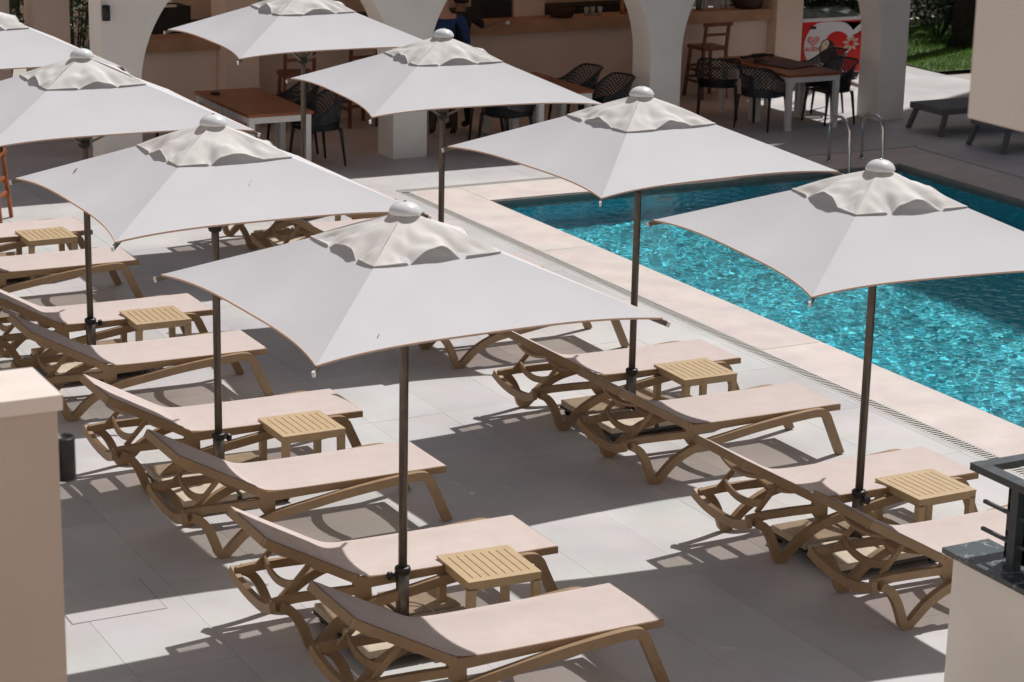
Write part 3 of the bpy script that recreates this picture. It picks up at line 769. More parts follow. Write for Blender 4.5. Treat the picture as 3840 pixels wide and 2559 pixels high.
for nm_, a in (('pillar', (2.52, 2.97, 16.2, 16.65)), ('pillar', (1.77, 2.21, 16.2, 16.65)), ('pillar', (4.88, 5.34, 15.80, 16.3)), ('pillar', (9.39, 9.87, 16.42, 16.8)), ('pillar', (13.44, 13.90, 15.88, 16.3))):
    bm = bmesh.new(); box(bm, a[0], a[1], a[2], a[3], 0.0, ATOP-0.021); rel(obj(nm_, done(bm, nm_, bevel=0.012, seg=2), M_stucco_warm, arc))
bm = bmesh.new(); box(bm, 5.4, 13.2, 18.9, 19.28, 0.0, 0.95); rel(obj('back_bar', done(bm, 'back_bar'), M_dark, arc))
# counter
ct = thing('bar_counter', 'long plastered bar counter with a brown wooden top', 'bar counter', (8.6, 16.3, 0))
def relc(o, c=(-8.6, -16.3, 0)): o.matrix_parent_inverse = Matrix.Translation(c); return o
bm = bmesh.new(); box(bm, 5.345, 13.435, 16.10, 16.36, 0.0, 1.02); box(bm, 3.75, 4.875, 16.10, 16.36, 0.0, 1.02); relc(obj('counter_front', done(bm, 'counter_front'), M_stucco_warm, ct))
bm = bmesh.new(); box(bm, 5.346, 13.434, 15.98, 16.42, 1.02, 1.185); box(bm, 3.70, 4.874, 15.98, 16.42, 1.02, 1.185)
relc(obj('counter_top', done(bm, 'counter_top', bevel=0.01, seg=2), M_counter, ct))
# things on the counter
def lathe_obj(name, prof, m, loc, label, cat, group=None, n=16):
    bm = bmesh.new(); lathe(bm, prof, n); o = obj(name, done(bm, name, True), m, None, loc); tag(o, label, cat, group); return o
lathe_obj('basket', [(0.0, 0), (0.15, 0), (0.20, 0.11), (0.205, 0.13), (0.18, 0.125), (0.15, 0.03), (0, 0.03)], M_wicker, (10.02, 16.2, 1.185), 'dark wicker basket on the counter left of the middle arch column', 'basket')
lathe_obj('basket', [(0.0, 0), (0.19, 0), (0.24, 0.16), (0.245, 0.18), (0.21, 0.17), (0.18, 0.03), (0, 0.03)], M_wicker, (13.14, 16.2, 1.185), 'large dark wicker basket on the counter beside the square pillar', 'basket')
bp = [(0, 0), (0.036, 0), (0.038, 0.02), (0.038, 0.17), (0.030, 0.20), (0.014, 0.24), (0.013, 0.29), (0.0, 0.29)]
for k, (x, m_, nm_) in enumerate(((11.02, M_amber, 'amber bottle on the counter, tallest near the middle arch column'), (11.16, M_green, 'dark green bottle right of the amber one on the counter'), (12.30, M_green, 'dark bottle on the counter above the tall bar stool'), (12.42, M_clear, 'pale bottle on the counter above the tall bar stool'))):
    lathe_obj('bottle', bp, m_, (x, 16.22, 1.185), nm_, 'bottle', 'bottles on the bar counter')
gp = [(0, 0), (0.03, 0), (0.037, 0.12), (0.035, 0.12), (0.028, 0.008), (0, 0.008)]
for k, x in enumerate((10.42, 10.53, 10.64, 12.60, 12.70, 12.80)):
    lathe_obj('drinking_glass', gp, M_clear, (x, 16.2+0.02*(k % 2), 1.185), ('%s pale drinking glass of the three %s on the counter' % (('left', 'middle', 'right')[k % 3], ('behind the middle arch', 'next to the large basket')[k//3])), 'glass', 'glasses on the bar counter')
bm = bmesh.new(); box(bm, -0.06, 0.42, -0.15, 0.15, 0, 0.42); box(bm, -0.04, 0.40, -0.156, -0.15, 0.04, 0.38)
tag(obj('counter_fridge', done(bm, 'counter_fridge', bevel=0.008), M_black, None, (8.95, 16.62, 1.02)), 'black glass-fronted fridge left of the mid-bar pillar', 'fridge')
bm = bmesh.new(); box(bm, 0, 0.5, 0, 0.25, 0, 0.36); box(bm, 0.05, 0.45, -0.06, 0.0, 0.0, 0.04); tube(bm, [(0.25, -0.02, 0.04), (0.25, -0.02, 0.3)], 0.02, 8)
tag(obj('coffee_machine', done(bm, 'coffee_machine', bevel=0.01), M_dark, None, (11.35, 16.45, 1.02)), 'dark coffee machine behind the counter', 'coffee machine')
bm = bmesh.new(); box(bm, -0.35, 0.35, -0.02, 0.02, 0, 0.03); 
o = tag(obj('shelf_board', done(bm, 'shelf_board'), M_white, None, (4.30, 17.0, 1.45)), 'pale shelf board in the dark bar opening at the left', 'shelf')
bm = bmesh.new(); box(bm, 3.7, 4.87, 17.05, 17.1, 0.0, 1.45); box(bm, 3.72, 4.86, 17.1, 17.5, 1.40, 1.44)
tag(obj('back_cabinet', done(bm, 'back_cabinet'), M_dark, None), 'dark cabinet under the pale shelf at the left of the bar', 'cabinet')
# wall lamps
def wall_lamp(loc, label, r, h, ry=0.0):
    t_ = thing('wall_lamp', label, 'lamp', loc)
    bm = bmesh.new(); lathe(bm, [(0, h/2-0.01), (r*0.8, h/2-0.01), (r*0.85, h/2), (r, h/2-0.004), (r, -h/2), (r*0.8, -h/2), (r*0.8, -h/2+0.01), (0, -h/2+0.01)], 24); obj('lamp_body', done(bm, 'lamp_body', True), M_black, t_)
    return t_
l1 = wall_lamp((2.335, 13.145, 1.935), 'black cylinder wall lamp on the leftmost arch column', 0.046, 0.17)
bm = bmesh.new(); box(bm, -0.02, 0.02, 0.04, 0.10, -0.05, 0.05); obj('bracket', done(bm, 'bracket'), M_black, l1)
l1.location = (2.475, 13.145, 1.935)

# ------------------------------------------------------------------ dining furniture
def dining_table(x0, x1, y0, y1, label, seed):
    t_ = thing('dining_table', label, 'table', ((x0+x1)/2, (y0+y1)/2, 0), 0, 'dining tables in the arcade')
    hx, hy = (x1-x0)/2, (y1-y0)/2
    bm = bmesh.new(); box(bm, -hx, hx, -hy, hy, 0.715, 0.75); obj('table_top', done(bm, 'table_top', bevel=0.004), M_wood, t_)
    bm = bmesh.new(); a, b = hx-0.02, hy-0.02
    box(bm, -a, a, -b, -b+0.03, 0.64, 0.7145); box(bm, -a, a, b-0.03, b, 0.64, 0.7145); box(bm, -a, -a+0.03, -b+0.031, b-0.031, 0.64, 0.7145); box(bm, a-0.03, a, -b+0.031, b-0.031, 0.64, 0.7145)
    obj('apron', done(bm, 'apron'), M_white, t_)
    for sx in (-1, 1):
        for sy in (-1, 1):
            bm = bmesh.new(); cx, cy = sx*(a-0.035), sy*(b-0.035); box(bm, cx-0.034, cx+0.034, cy-0.034, cy+0.034, 0, 0.6395); obj('leg', done(bm, 'leg', bevel=0.003), M_white, t_)
    return t_
dining_table(3.99, 4.80, 12.72, 13.62, 'red-brown table with white legs, front one of the pair at the left', 1)
dining_table(3.99, 4.80, 13.63, 14.53, 'red-brown table with white legs, rear one of the pair at the left', 2)
dining_table(7.86, 8.65, 12.85, 13.62, 'red-brown table behind the poolside umbrellas, front one of the middle pair', 3)
dining_table(7.86, 8.65, 13.63, 14.40, 'red-brown table behind the poolside umbrellas, rear one of the middle pair', 4)
dining_table(11.66, 12.52, 12.96, 13.80, 'red-brown table nearest the pool ladder, front one of the right pair', 5)
dining_table(11.66, 12.52, 13.81, 14.66, 'red-brown table with a cloth on it, rear one of the right pair', 6)
def chair_meshes():
    # facing +x
    nU, nV = 52, 16
    def sh(u, v):      # u -1..1 round the U from arm to arm, v 0..1 up
        a = u*1.0
        if abs(a) < 0.62:
            t = a/0.62*math.pi/2; x = -0.235-0.03*math.cos(t)+0.20*(1-math.cos(t)); y = 0.265*math.sin(t)
        else:
            s = (abs(a)-0.62)/0.38; x = -0.035+0.24*s; y = math.copysign(0.265+0.012*s, a)
        k = max(0.0, min(1.0, (0.80-abs(a))/0.45)); k = k*k*(3-2*k)
        ztop = 0.655+0.19*k-0.02*max(0, abs(a)-0.8)*5; zbot = 0.44+0.02*max(0, abs(a)-0.62)
        z = zbot+(ztop-zbot)*v
        lean = 0.10*k*v*v
        out = 0.03*v
        return (x-lean, y*(1+0.08*v)+0, z)
    bm = bmesh.new(); vv = {}
    def vt(i, j):
        if (i, j) not in vv: vv[i, j] = bm.verts.new(sh(-1+2*i/nU, j/nV))
        return vv[i, j]
    for i in range(nU+1):
        for j in range(nV+1):
            if (i+j) % 2:
                q = [(i-1, j), (i, j-1), (i+1, j), (i, j+1)]; q = [p for p in q if 0 <= p[0] <= nU and 0 <= p[1] <= nV]
                if len(q) >= 3: bm.faces.new([vt(*p) for p in q])
    bmesh.ops.wireframe(bm, faces=bm.faces[:], thickness=0.015, use_replace=True, use_boundary=True, use_even_offset=True)
    back = done(bm, 'shell_lattice')
    bm = bmesh.new()
    G = [[bm.verts.new(sh((-1+2*i/nU)*0.93, 0.30*j/3)) for j in range(4)] for i in range(nU+1)]
    for i in range(nU):
        for j in range(3): bm.faces.new((G[i][j], G[i+1][j], G[i+1][j+1], G[i][j+1]))
    bmesh.ops.solidify(bm, geom=bm.faces[:], thickness=0.02); band = done(bm, 'lower_shell', True)
    bm = bmesh.new()
    tube(bm, [sh(-1+2*i/nU, 1) for i in range(nU+1)], 0.014, 8); rim = done(bm, 'rim', True)
    bm = bmesh.new(); vv2 = {}
    def st(i, j): return (-0.235+0.47*i/12, (-0.235+0.47*j/12)*(1+0.06*(i/12)), 0.445-0.012*math.sin(math.pi*i/12)*math.sin(math.pi*j/12)-0.01*(i/12)**4)
    G = [[bm.verts.new(st(i, j)) for j in range(13)] for i in range(13)]
    for i in range(12):
        for j in range(12): bm.faces.new((G[i][j], G[i+1][j], G[i+1][j+1], G[i][j+1]))
    ext = bmesh.ops.solidify(bm, geom=bm.faces[:], thickness=0.022)
    seat = done(bm, 'seat')
    legs = []
    for sx, sy in ((1, -1), (1, 1), (-1, -1), (-1, 1)):
        bm = bmesh.new(); tube(bm, [(0.19*sx, 0.235*sy, 0.45), (0.20*sx, 0.243*sy, 0.40), (0.245*sx, 0.262*sy, 0.0)], [0.024, 0.022, 0.014], 8); legs.append(done(bm, 'leg', True))
    arms = []
    for s in (-1, 1):
        bm = bmesh.new(); p = sh(s, 1); tube(bm, [p, (p[0]+0.012, p[1], p[2]-0.03), (p[0], p[1]*0.98, 0.53), (0.19, 0.24*s, 0.44)], 0.014, 8); arms.append(done(bm, 'arm_post', True))
    return back, rim, seat, legs, arms, band
CM = chair_meshes()
def chair(x, y, rz, label):
    t_ = thing('armchair', label, 'chair', (x, y, 0), R(rz), 'black lattice armchairs')
    obj('shell_lattice', CM[0], M_chair, t_); obj('rim', CM[1], M_chair, t_); obj('seat', CM[2], M_chair, t_); obj('lower_shell', CM[5], M_chair, t_)
    for m_ in CM[3]: obj('leg', m_, M_chair, t_)
    for m_ in CM[4]: obj('arm_post', m_, M_chair, t_)
chair(11.40, 14.25, 58, 'black lattice armchair left of the table with the mauve cloth, rear of two')
chair(11.50, 13.33, 24, 'black lattice armchair nearest the pool, pulled out at the right pair of tables')
chair(12.62, 13.36, 180, 'black lattice armchair right of the front table nearest the pool ladder')
chair(13.05, 14.18, 170, 'black lattice armchair in front of the red freezer')
chair(9.02, 13.20, 182, 'black lattice armchair right of the middle tables, front of the two')
chair(9.02, 14.02, 178, 'black lattice armchair right of the middle tables, rear of the two')
chair(7.62, 13.25, 10, 'black lattice armchair at the left side of the front middle table')
chair(7.70, 14.20, 0, 'black lattice armchair at the left side of the rear middle table')
chair(5.08, 13.28, 184, 'black lattice armchair right of the left tables, front of the two')
chair(5.10, 14.12, 176, 'black lattice armchair right of the left tables, rear of the two')
chair(3.66, 13.20, 0, 'black lattice armchair left of the front table at the left')
chair(3.66, 14.10, 0, 'black lattice armchair left of the rear table at the left')
def bar_stool(x, y, rz, m_, label, woven=False):
    t_ = thing('bar_stool', label, 'bar stool', (x, y, 0), R(rz), 'tall wooden bar stools')
    for sx in (-1, 1):
        for sy in (-1, 1):
            bm = bmesh.new(); top = 1.06 if sx < 0 and not woven else 0.70
            if sx < 0 and not woven: pts = [((-0.21), 0.20*sy, 0), (-0.19, 0.19*sy, 0.7), (-0.24, 0.19*sy, top)]
            else: pts = [(0.235*sx, 0.215*sy, 0), (0.18*sx, 0.17*sy, top)]
            for a, b in zip(pts, pts[1:]): bar(bm, a, b, 0.036, 0.040, (0, 1, 0))
            obj('leg', done(bm, 'leg', bevel=0.003), m_, t_)
    bm = bmesh.new()
    for z, k in ((0.24, 0.99), (0.40, 0.93)):
        a, b = 0.205*k, 0.195*k
        bar(bm, (-a, -b, z), (a, -b, z), 0.025, 0.035); bar(bm, (-a, b, z), (a, b, z), 0.025, 0.035); bar(bm, (-a, -b, z+0.045), (-a, b, z+0.045), 0.025, 0.035); bar(bm, (a, -b, z+0.045), (a, b, z+0.045), 0.025, 0.035)
    obj('stretcher', done(bm, 'stretcher'), m_, t_)
    bm = bmesh.new(); box(bm, -0.215, 0.215, -0.21, 0.21, 0.70, 0.745); obj('seat', done(bm, 'seat', bevel=0.012, seg=2), m_, t_)
    if woven:
        bm = bmesh.new()
        for k in range(26):
            a = math.pi*0.25+k/25*math.pi*1.5; bar(bm, (0.215*math.cos(a), 0.215*math.sin(a), 0.745), (0.26*math.cos(a), 0.26*math.sin(a), 1.0), 0.012, 0.012, (0, 0.1, 1))
        tube(bm, [(0.262*math.cos(math.pi*0.25+k/25*math.pi*1.5), 0.262*math.sin(math.pi*0.25+k/25*math.pi*1.5), 1.0) for k in range(26)], 0.014, 8)
        obj('woven_back', done(bm, 'woven_back'), M_wicker, t_)
    else:
        bm = bmesh.new(); bar(bm, (-0.245, -0.24, 1.075), (-0.245, 0.24, 1.075), 0.03, 0.05); bar(bm, (-0.23, -0.19, 0.93), (-0.23, 0.19, 0.93), 0.022, 0.04); obj('back_bar', done(bm, 'back_bar', bevel=0.005), m_, t_)
    return t_
bar_stool(12.16, 15.72, 90, M_woodd, 'tall dark wooden bar stool at the counter, behind the right-hand armchairs')
bar_stool(11.30, 15.70, 84, M_woodd, 'tall dark bar stool at the counter, half hidden by the middle arch column')
bar_stool(6.58, 15.50, 92, M_woodd, 'tall dark bar stool at the counter behind the second arch column')
bar_stool(5.75, 15.55, 80, M_woodd, 'tall dark bar stool at the counter behind the left tables')
bar_stool(7.45, 15.55, 95, M_woodd, 'tall dark bar stool at the counter behind the two people')
bar_stool(0.64, 11.75, 150, M_woodo, 'orange-brown stool with a woven back at the left picture edge', True)
# things lying on the right-hand tables
bm = bmesh.new(); n = 14
G = [[bm.verts.new((-0.30+0.60*i/n, -0.42+0.84*j/n, 0.006+0.010*abs(math.sin(3.1*i/n*2+j*0.5))*(0.3+0.7*(i/n))+(0.03*max(0, (i/n-0.75))*4 if j < 3 else 0))) for j in range(n+1)] for i in range(n+1)]
for i in range(n):
    for j in range(n): bm.faces.new((G[i][j], G[i+1][j], G[i+1][j+1], G[i][j+1]))
bmesh.ops.solidify(bm, geom=bm.faces[:], thickness=-0.004)
tag(obj('folded_cloth', done(bm, 'folded_cloth', True), M_cloth, None, (12.16, 13.85, 0.757), R(14)), 'crumpled mauve cloth spread over the right pair of tables', 'cloth')
def litter(name, pts, m_, loc, label, cat):
    bm = bmesh.new()
    for a, b, w in pts: bar(bm, a, b, w, w*0.8)
    tag(obj(name, done(bm, name, bevel=0.002), m_, None, loc), label, cat)
litter('folded_harness', [((-0.28, 0, 0.02), (-0.08, 0.02, 0.03), 0.035), ((-0.08, 0.02, 0.03), (0.10, -0.02, 0.04), 0.06), ((0.10, -0.02, 0.04), (0.27, 0.03, 0.02), 0.04), ((0.0, 0.0, 0.03), (0.10, 0.12, 0.015), 0.025), ((-0.12, 0.04, 0.015), (-0.22, 0.11, 0.015), 0.02)], M_black, (12.15, 14.42, 0.75), 'bundle of black straps at the back of the right-hand table', 'straps')
litter('strap_bundle', [((-0.07, 0, 0.015), (0.05, 0.02, 0.02), 0.03), ((0.05, 0.02, 0.02), (0.10, -0.05, 0.012), 0.02), ((-0.02, 0, 0.03), (-0.05, 0.04, 0.05), 0.02)], M_black, (11.86, 13.98, 0.77), 'small black object on the edge of the mauve cloth', 'object')
bm = bmesh.new(); lathe(bm, [(0, 0), (0.05, 0), (0.06, 0.018), (0.045, 0.018), (0.04, 0.006), (0, 0.006)], 18)
tag(obj('ashtray', done(bm, 'ashtray', True), M_dark, None, (4.15, 14.22, 0.7505)), 'dark round ashtray on the rear table at the left', 'ashtray')

# ------------------------------------------------------------------ ice cream freezer
fz = thing('ice_cream_freezer', 'red and white ice cream freezer with a glass lid', 'freezer', (14.25, 16.35, 0))
FWX, FH = 1.12, 0.90
bm = bmesh.new(); box(bm, 0, FWX, 0.0, 0.62, 0.10, FH); obj('cabinet', done(bm, 'cabinet', bevel=0.006), M_red, fz)
bm = bmesh.new(); box(bm, -0.012, FWX+0.012, -0.012, 0.632, FH+0.001, FH+0.05); obj('rim', done(bm, 'rim', bevel=0.008), M_whitep, fz)
bm = bmesh.new(); prism(bm, [(0.02, FH+0.05), (0.60, FH+0.05), (0.60, FH+0.13), (0.40, FH+0.13)], 'x', 0.02, FWX-0.02); obj('glass_lid', done(bm, 'glass_lid'), M_greylid, fz)
bm = bmesh.new(); box(bm, 0.03, FWX-0.03, 0.03, 0.59, 0.02, 0.099); obj('plinth', done(bm, 'plinth'), M_black, fz)
def px(x, y): return ((x-822)/410*FWX, FH-0.005-(y-118)/400*0.90)
def decal(name, pts, m_, d):
    bm = bmesh.new(); P2 = [px(*p) for p in pts]; P2 = [(min(max(a, 0.002), FWX-0.002), max(b, 0.11)) for a, b in P2]
    prism(bm, P2, 'y', -d, -d+0.0016); bmesh.ops.triangulate(bm, faces=bm.faces[:]); return obj(name, done(bm, name), m_, fz)
def smooth2(P2, n=5): return spl(list(P2)+[P2[0]], n)[:-1]
decal('white_heart', spl([(1160, 186), (1130, 150), (1090, 128), (1030, 120)], 5)+spl([(960, 120), (905, 132), (862, 180), (838, 240), (836, 300), (850, 350), (885, 410), (950, 455)], 5)+[(1060, 468), (1228, 468), (1230, 135)]+spl([(1229, 128), (1200, 148), (1175, 170)], 4)[1:], M_whitep, 0.0035)
decal('red_heart', spl([(1138, 262), (1122, 222), (1090, 196), (1045, 187), (1005, 202), (980, 235), (972, 275), (985, 330), (1020, 385), (1080, 440)], 5)+[(1130, 464), (1228, 464)]+spl([(1229, 178), (1195, 205), (1160, 235)], 4), M_red, 0.0055)
def heart(cx, cy, s, n=40):
    out = []
    for k in range(n):
        t = 2*math.pi*k/n; out.append((cx+s*16*math.sin(t)**3/17, cy-s*(13*math.cos(t)-5*math.cos(2*t)-2*math.cos(3*t)-math.cos(4*t))/17))
    return out
for s, m_, d in ((42, M_red, 0.006), (33, M_whitep, 0.008), (26, M_red, 0.010), (18, M_whitep, 0.012), (10, M_red, 0.014)): decal('logo_heart', heart(893, 243+s*0.02, s), m_, d)
fc = bpy.data.curves.new('brand_text', 'FONT'); fc.body = 'ALGIDA'; fc.size = 0.078; fc.extrude = 0.0008; fc.offset = 0.0022; fc.align_x = 'CENTER'; fc.align_y = 'CENTER'; fc.space_character = 1.02
tmp = bpy.data.objects.new('tmp_text', fc); COL.objects.link(tmp)
dg = bpy.context.evaluated_depsgraph_get(); tme = bpy.data.meshes.new_from_object(tmp.evaluated_get(dg)); bpy.data.objects.remove(tmp)
tme.materials.clear(); o = obj('brand_text', tme, M_red, fz); a, b = px(891, 299); o.location = (a, -0.0062, b); o.rotation_euler = (math.pi/2, 0, 0)
decal('maker_plate', [(871, 145), (908, 145), (908, 164), (871, 164)], M_black, 0.0062)
decal('choc_bar', smooth2([(945, 262), (962, 242), (995, 237), (1025, 260), (1050, 310), (1062, 370), (1040, 400), (960, 395), (945, 350), (938, 310)]), M_choc, 0.0085)
decal('choc_bite', smooth2([(946, 300), (952, 262), (968, 246), (992, 243), (1000, 265), (988, 295), (965, 318), (950, 320)]), M_cream, 0.0105)
for k in range(8):
    a = k*math.pi/4+0.2; decal('cream_petal', smooth2([(1150+14*math.cos(a), 272+14*math.sin(a)), (1150+36*math.cos(a-0.3), 272+36*math.sin(a-0.3)), (1150+58*math.cos(a), 272+52*math.sin(a)), (1150+36*math.cos(a+0.3), 272+36*math.sin(a+0.3))], 4), M_cream, 0.0085+0.0004*(k % 2))
for x, y in ((1165, 218), (1190, 212), (1200, 300), (1135, 240)): decal('choc_dot', [(x+6*math.cos(t), y+6*math.sin(t)) for t in [k*math.pi/4 for k in range(8)]], M_choc, 0.0075)

# ------------------------------------------------------------------ pool ladder
ld = thing('pool_ladder', 'stainless steel pool ladder with two hooped rails', 'ladder', (11.23, 11.05, 0))
for dx in (-0.25, 0.25):
    bm = bmesh.new()
    pts = [(dx, 0.0, 0.0), (dx, 0.01, 0.42)]+[(dx, 0.0-0.19+0.20*math.cos(t), 0.43+0.16*math.sin(t)) for t in [math.pi*k/12 for k in range(1, 12)]]+[(dx, -0.40, 0.42), (dx, -0.43, 0.0), (dx, -0.45, -0.6)]
    tube(bm, pts, 0.020, 12); obj('hoop_rail', done(bm, 'hoop_rail', True), M_steel, ld)
    bm = bmesh.new(); lathe(bm, [(0.0, 0.012), (0.03, 0.012), (0.048, 0.003), (0.048, 0.0), (0, 0)], 16, (dx, 0, 0.0015)); obj('flange', done(bm, 'flange', True), M_steel, ld)
for z in (-0.22, -0.48):
    bm = bmesh.new(); box(bm, -0.25, 0.25, -0.50, -0.42, z, z+0.03); obj('tread', done(bm, 'tread', bevel=0.005), M_steel, ld)

# ------------------------------------------------------------------ grey loungers in the far shade
def grey_lounger(x, y, label):
    t_ = thing('grey_lounger', label, 'sun lounger', (x, y, 0), 0, 'grey loungers beyond the pool')
    bm = bmesh.new(); box(bm, 0, 1.30, -0.34, 0.34, 0.28, 0.36); obj('bed', done(bm, 'bed', bevel=0.02, seg=2), M_greyL, t_)
    bm = bmesh.new(); Mx = Matrix.Translation((1.30, 0, 0.32)) @ Matrix.Rotation(R(-12), 4, 'Y'); box(bm, 0.005, 0.70, -0.34, 0.34, -0.04, 0.045, Mx); obj('backrest', done(bm, 'backrest', bevel=0.02, seg=2), M_greyL, t_)
    for sx, a in ((0.10, -0.10), (1.75, 0.10)):
        for sy in (-1, 1):
            bm = bmesh.new(); bar(bm, (sx, 0.30*sy, 0.29), (sx+a, 0.345*sy, 0.0), 0.05, 0.06, (1, 0, 0)); obj('leg', done(bm, 'leg', bevel=0.004), M_greyL, t_)
grey_lounger(13.38, 12.24, 'dark grey lounger in the shade beyond the pool, beside the last arch column')
grey_lounger(13.36, 10.95, 'dark grey lounger half hidden behind the hanging white wall')

# ------------------------------------------------------------------ near pillar, marble topped wall, railing, hanging wall
pl = thing('pillar', 'near beige pillar with a pale cap at the left edge', 'pillar', (-3.45, -3.80, 0))
bm = bmesh.new(); box(bm, -0.32, 0.290, -0.165, 0.165, 0.0, 2.945); obj('shaft', done(bm, 'shaft', bevel=0.010, seg=3), M_taupe, pl)
bm = bmesh.new(); box(bm, -0.36, 0.305, -0.182, 0.178, 2.946, 3.0); obj('cap', done(bm, 'cap', bevel=0.008, seg=3), M_capstone, pl)
l2 = wall_lamp((-3.112, -3.86, 2.735), 'black cylinder lamp on the near pillar at the left', 0.039, 0.155)
bm = bmesh.new(); box(bm, -0.060, -0.036, -0.012, 0.012, -0.04, 0.04); obj('bracket', done(bm, 'bracket'), M_black, l2)
wl = thing('parapet_wall', 'cream parapet wall with a black marble top at the lower right', 'wall', (2.02, -2.38, 0))
bm = bmesh.new(); box(bm, 0.045, 0.275, -3.6, -0.045, 0.0, 1.024); obj('wall_body', done(bm, 'wall_body', bevel=0.008, seg=2), M_stucco, wl)
bm = bmesh.new(); box(bm, 0.0, 0.31, -3.65, 0.0, 1.025, 1.055); obj('marble_top', done(bm, 'marble_top', bevel=0.004, seg=2), M_marble, wl)
rl = thing('railing', 'black metal railing with a glass pane on the marble topped wall', 'railing', (2.16, -2.78, 1.055))
bm = bmesh.new(); box(bm, -0.028, 0.028, -0.028, 0.028, 0.0, 0.43); obj('post', done(bm, 'post', bevel=0.003), M_gun, rl)
bm = bmesh.new(); box(bm, -0.028, 0.028, -1.65, -1.594, 0.0, 0.43); obj('post', done(bm, 'post', bevel=0.003), M_gun, rl)
for z in (0.285, 0.135):
    bm = bmesh.new(); box(bm, -0.009, 0.009, -2.6, 0.26, z-0.009, z+0.009); obj('bar', done(bm, 'bar', bevel=0.002), M_gun, rl)
bm = bmesh.new(); box(bm, -0.03, 0.05, -2.6, 0.36, 0.431, 0.47); obj('top_rail', done(bm, 'top_rail', bevel=0.004), M_gun, rl)
bm = bmesh.new(); box(bm, 0.0505, 1.4, 0.28, 0.359, 0.4315, 0.469); obj('return_rail', done(bm, 'return_rail', bevel=0.004), M_gun, rl)
bm = bmesh.new(); box(bm, 0.036, 0.044, -2.6, 0.12, 0.02, 0.42); obj('glass_pane', done(bm, 'glass_pane'), M_glass, rl)
hw = thing('hanging_wall', 'blank beige wall hanging into the upper right corner', 'wall', (-0.65, -5.54, 4.04))
bm = bmesh.new(); box(bm, 0.0, 0.40, -0.75, 0.0, 0.0, 3.0); obj('wall_body', done(bm, 'wall_body', bevel=0.012, seg=2), M_greige, hw)
bm = bmesh.new(); box(bm, -0.05, 0.45, -6.85, 0.05, 3.001, 3.35); obj('carrying_beam', done(bm, 'carrying_beam', bevel=0.012, seg=2), M_greige, hw)

# hotel wing across the pool that throws the far shade, and the hotel front behind the camera
def block_building(name, label, x0, x1, y0, y1, h, m_):
    t_ = thing(name, label, 'building', ((x0+x1)/2, (y0+y1)/2, 0)); inv = Matrix.Translation((-(x0+x1)/2, -(y0+y1)/2, 0))
    bm = bmesh.new(); box(bm, x0, x1, y0, y1, 0, h); o = obj('wall', done(bm, 'wall'), m_, t_); o.matrix_parent_inverse = inv
    return t_
block_building('hotel_wing', 'tall pale hotel wing beyond the pool at the right, out of the picture', 24.0, 36.0, -18.0, 18.4, 21.3, M_brownwall)
block_building('unseen_building', 'pale hotel front behind the viewer, out of the picture', -22.0, 22.0, -17.0, -12.4, 13.0, M_stucco)

block_building('unseen_building', 'pale block added left of the loungers to bounce sunlight, out of the picture', -22.0, -11.0, -11.5, 24.0, 8.0, M_sandwall)  # added out of view as a sunlit bounce surface for the shaded walls

# ------------------------------------------------------------------ lawn, tree, shrubs, far wall
bm = bmesh.new()
bm.faces.new([bm.verts.new(p) for p in ((16.86, 16.39, 0.012), (40, 16.39, 0.012), (40, 22.0, 0.012), (16.86, 22.0, 0.012))])
struct(obj('lawn', done(bm, 'lawn'), M_soil))
rg = np.random.RandomState(7); NG = 22000
gx = 16.87+rg.rand(NG)*6.0; gy = 16.40+rg.rand(NG)*5.2; V = []; F = []
for k in range(NG):
    h = 0.035+0.05*rg.rand(); a = rg.rand()*6.28; w = 0.007; dx, dy = math.cos(a)*w, math.sin(a)*w; lx, ly = (rg.rand()-0.5)*0.06, (rg.rand()-0.5)*0.06
    V += [(gx[k]-dx, gy[k]-dy, 0.012), (gx[k]+dx, gy[k]+dy, 0.012), (gx[k]+lx, gy[k]+ly, 0.012+h)]; F.append((3*k, 3*k+1, 3*k+2))
me = bpy.data.meshes.new('grass'); me.from_pydata(V, [], F)
o = stuff(obj('grass', me, M_grass)); o['label'] = 'short green grass of the lawn at the upper right'; o['category'] = 'grass'
bm = bmesh.new(); box(bm, 16.5, 30, 21.0, 21.14, 0.0, 0.12); struct(obj('kerb', done(bm, 'kerb', bevel=0.01), M_capstone))
def leaves(name, m_, centres, n, size, seed, parent, long=2.6):
    rg = random.Random(seed); V = []; F = []
    for k in range(n):
        c, r = centres[rg.randrange(len(centres))]
        while True:
            p = Vector((rg.uniform(-1, 1), rg.uniform(-1, 1), rg.uniform(-1, 1)))
            if p.length < 1: break
        p = Vector(c)+Vector((p.x*r[0], p.y*r[1], p.z*r[2]))
        d = Vector((rg.gauss(0, 1), rg.gauss(0, 1), rg.gauss(0, 0.8)-0.2)).normalized(); s = d.cross(Vector((rg.gauss(0, 1), rg.gauss(0, 1), rg.gauss(0, 1)))).normalized()
        L = size*long*rg.uniform(0.6, 1.2); w = size*0.5*rg.uniform(0.7, 1.2); b = len(V)
        V += [tuple(p), tuple(p+d*L*0.5+s*w), tuple(p+d*L), tuple(p+d*L*0.5-s*w)]; F.append((b, b+1, b+2, b+3))
    me = bpy.data.meshes.new(name); me.from_pydata(V, [], F); return obj(name, me, m_, parent)
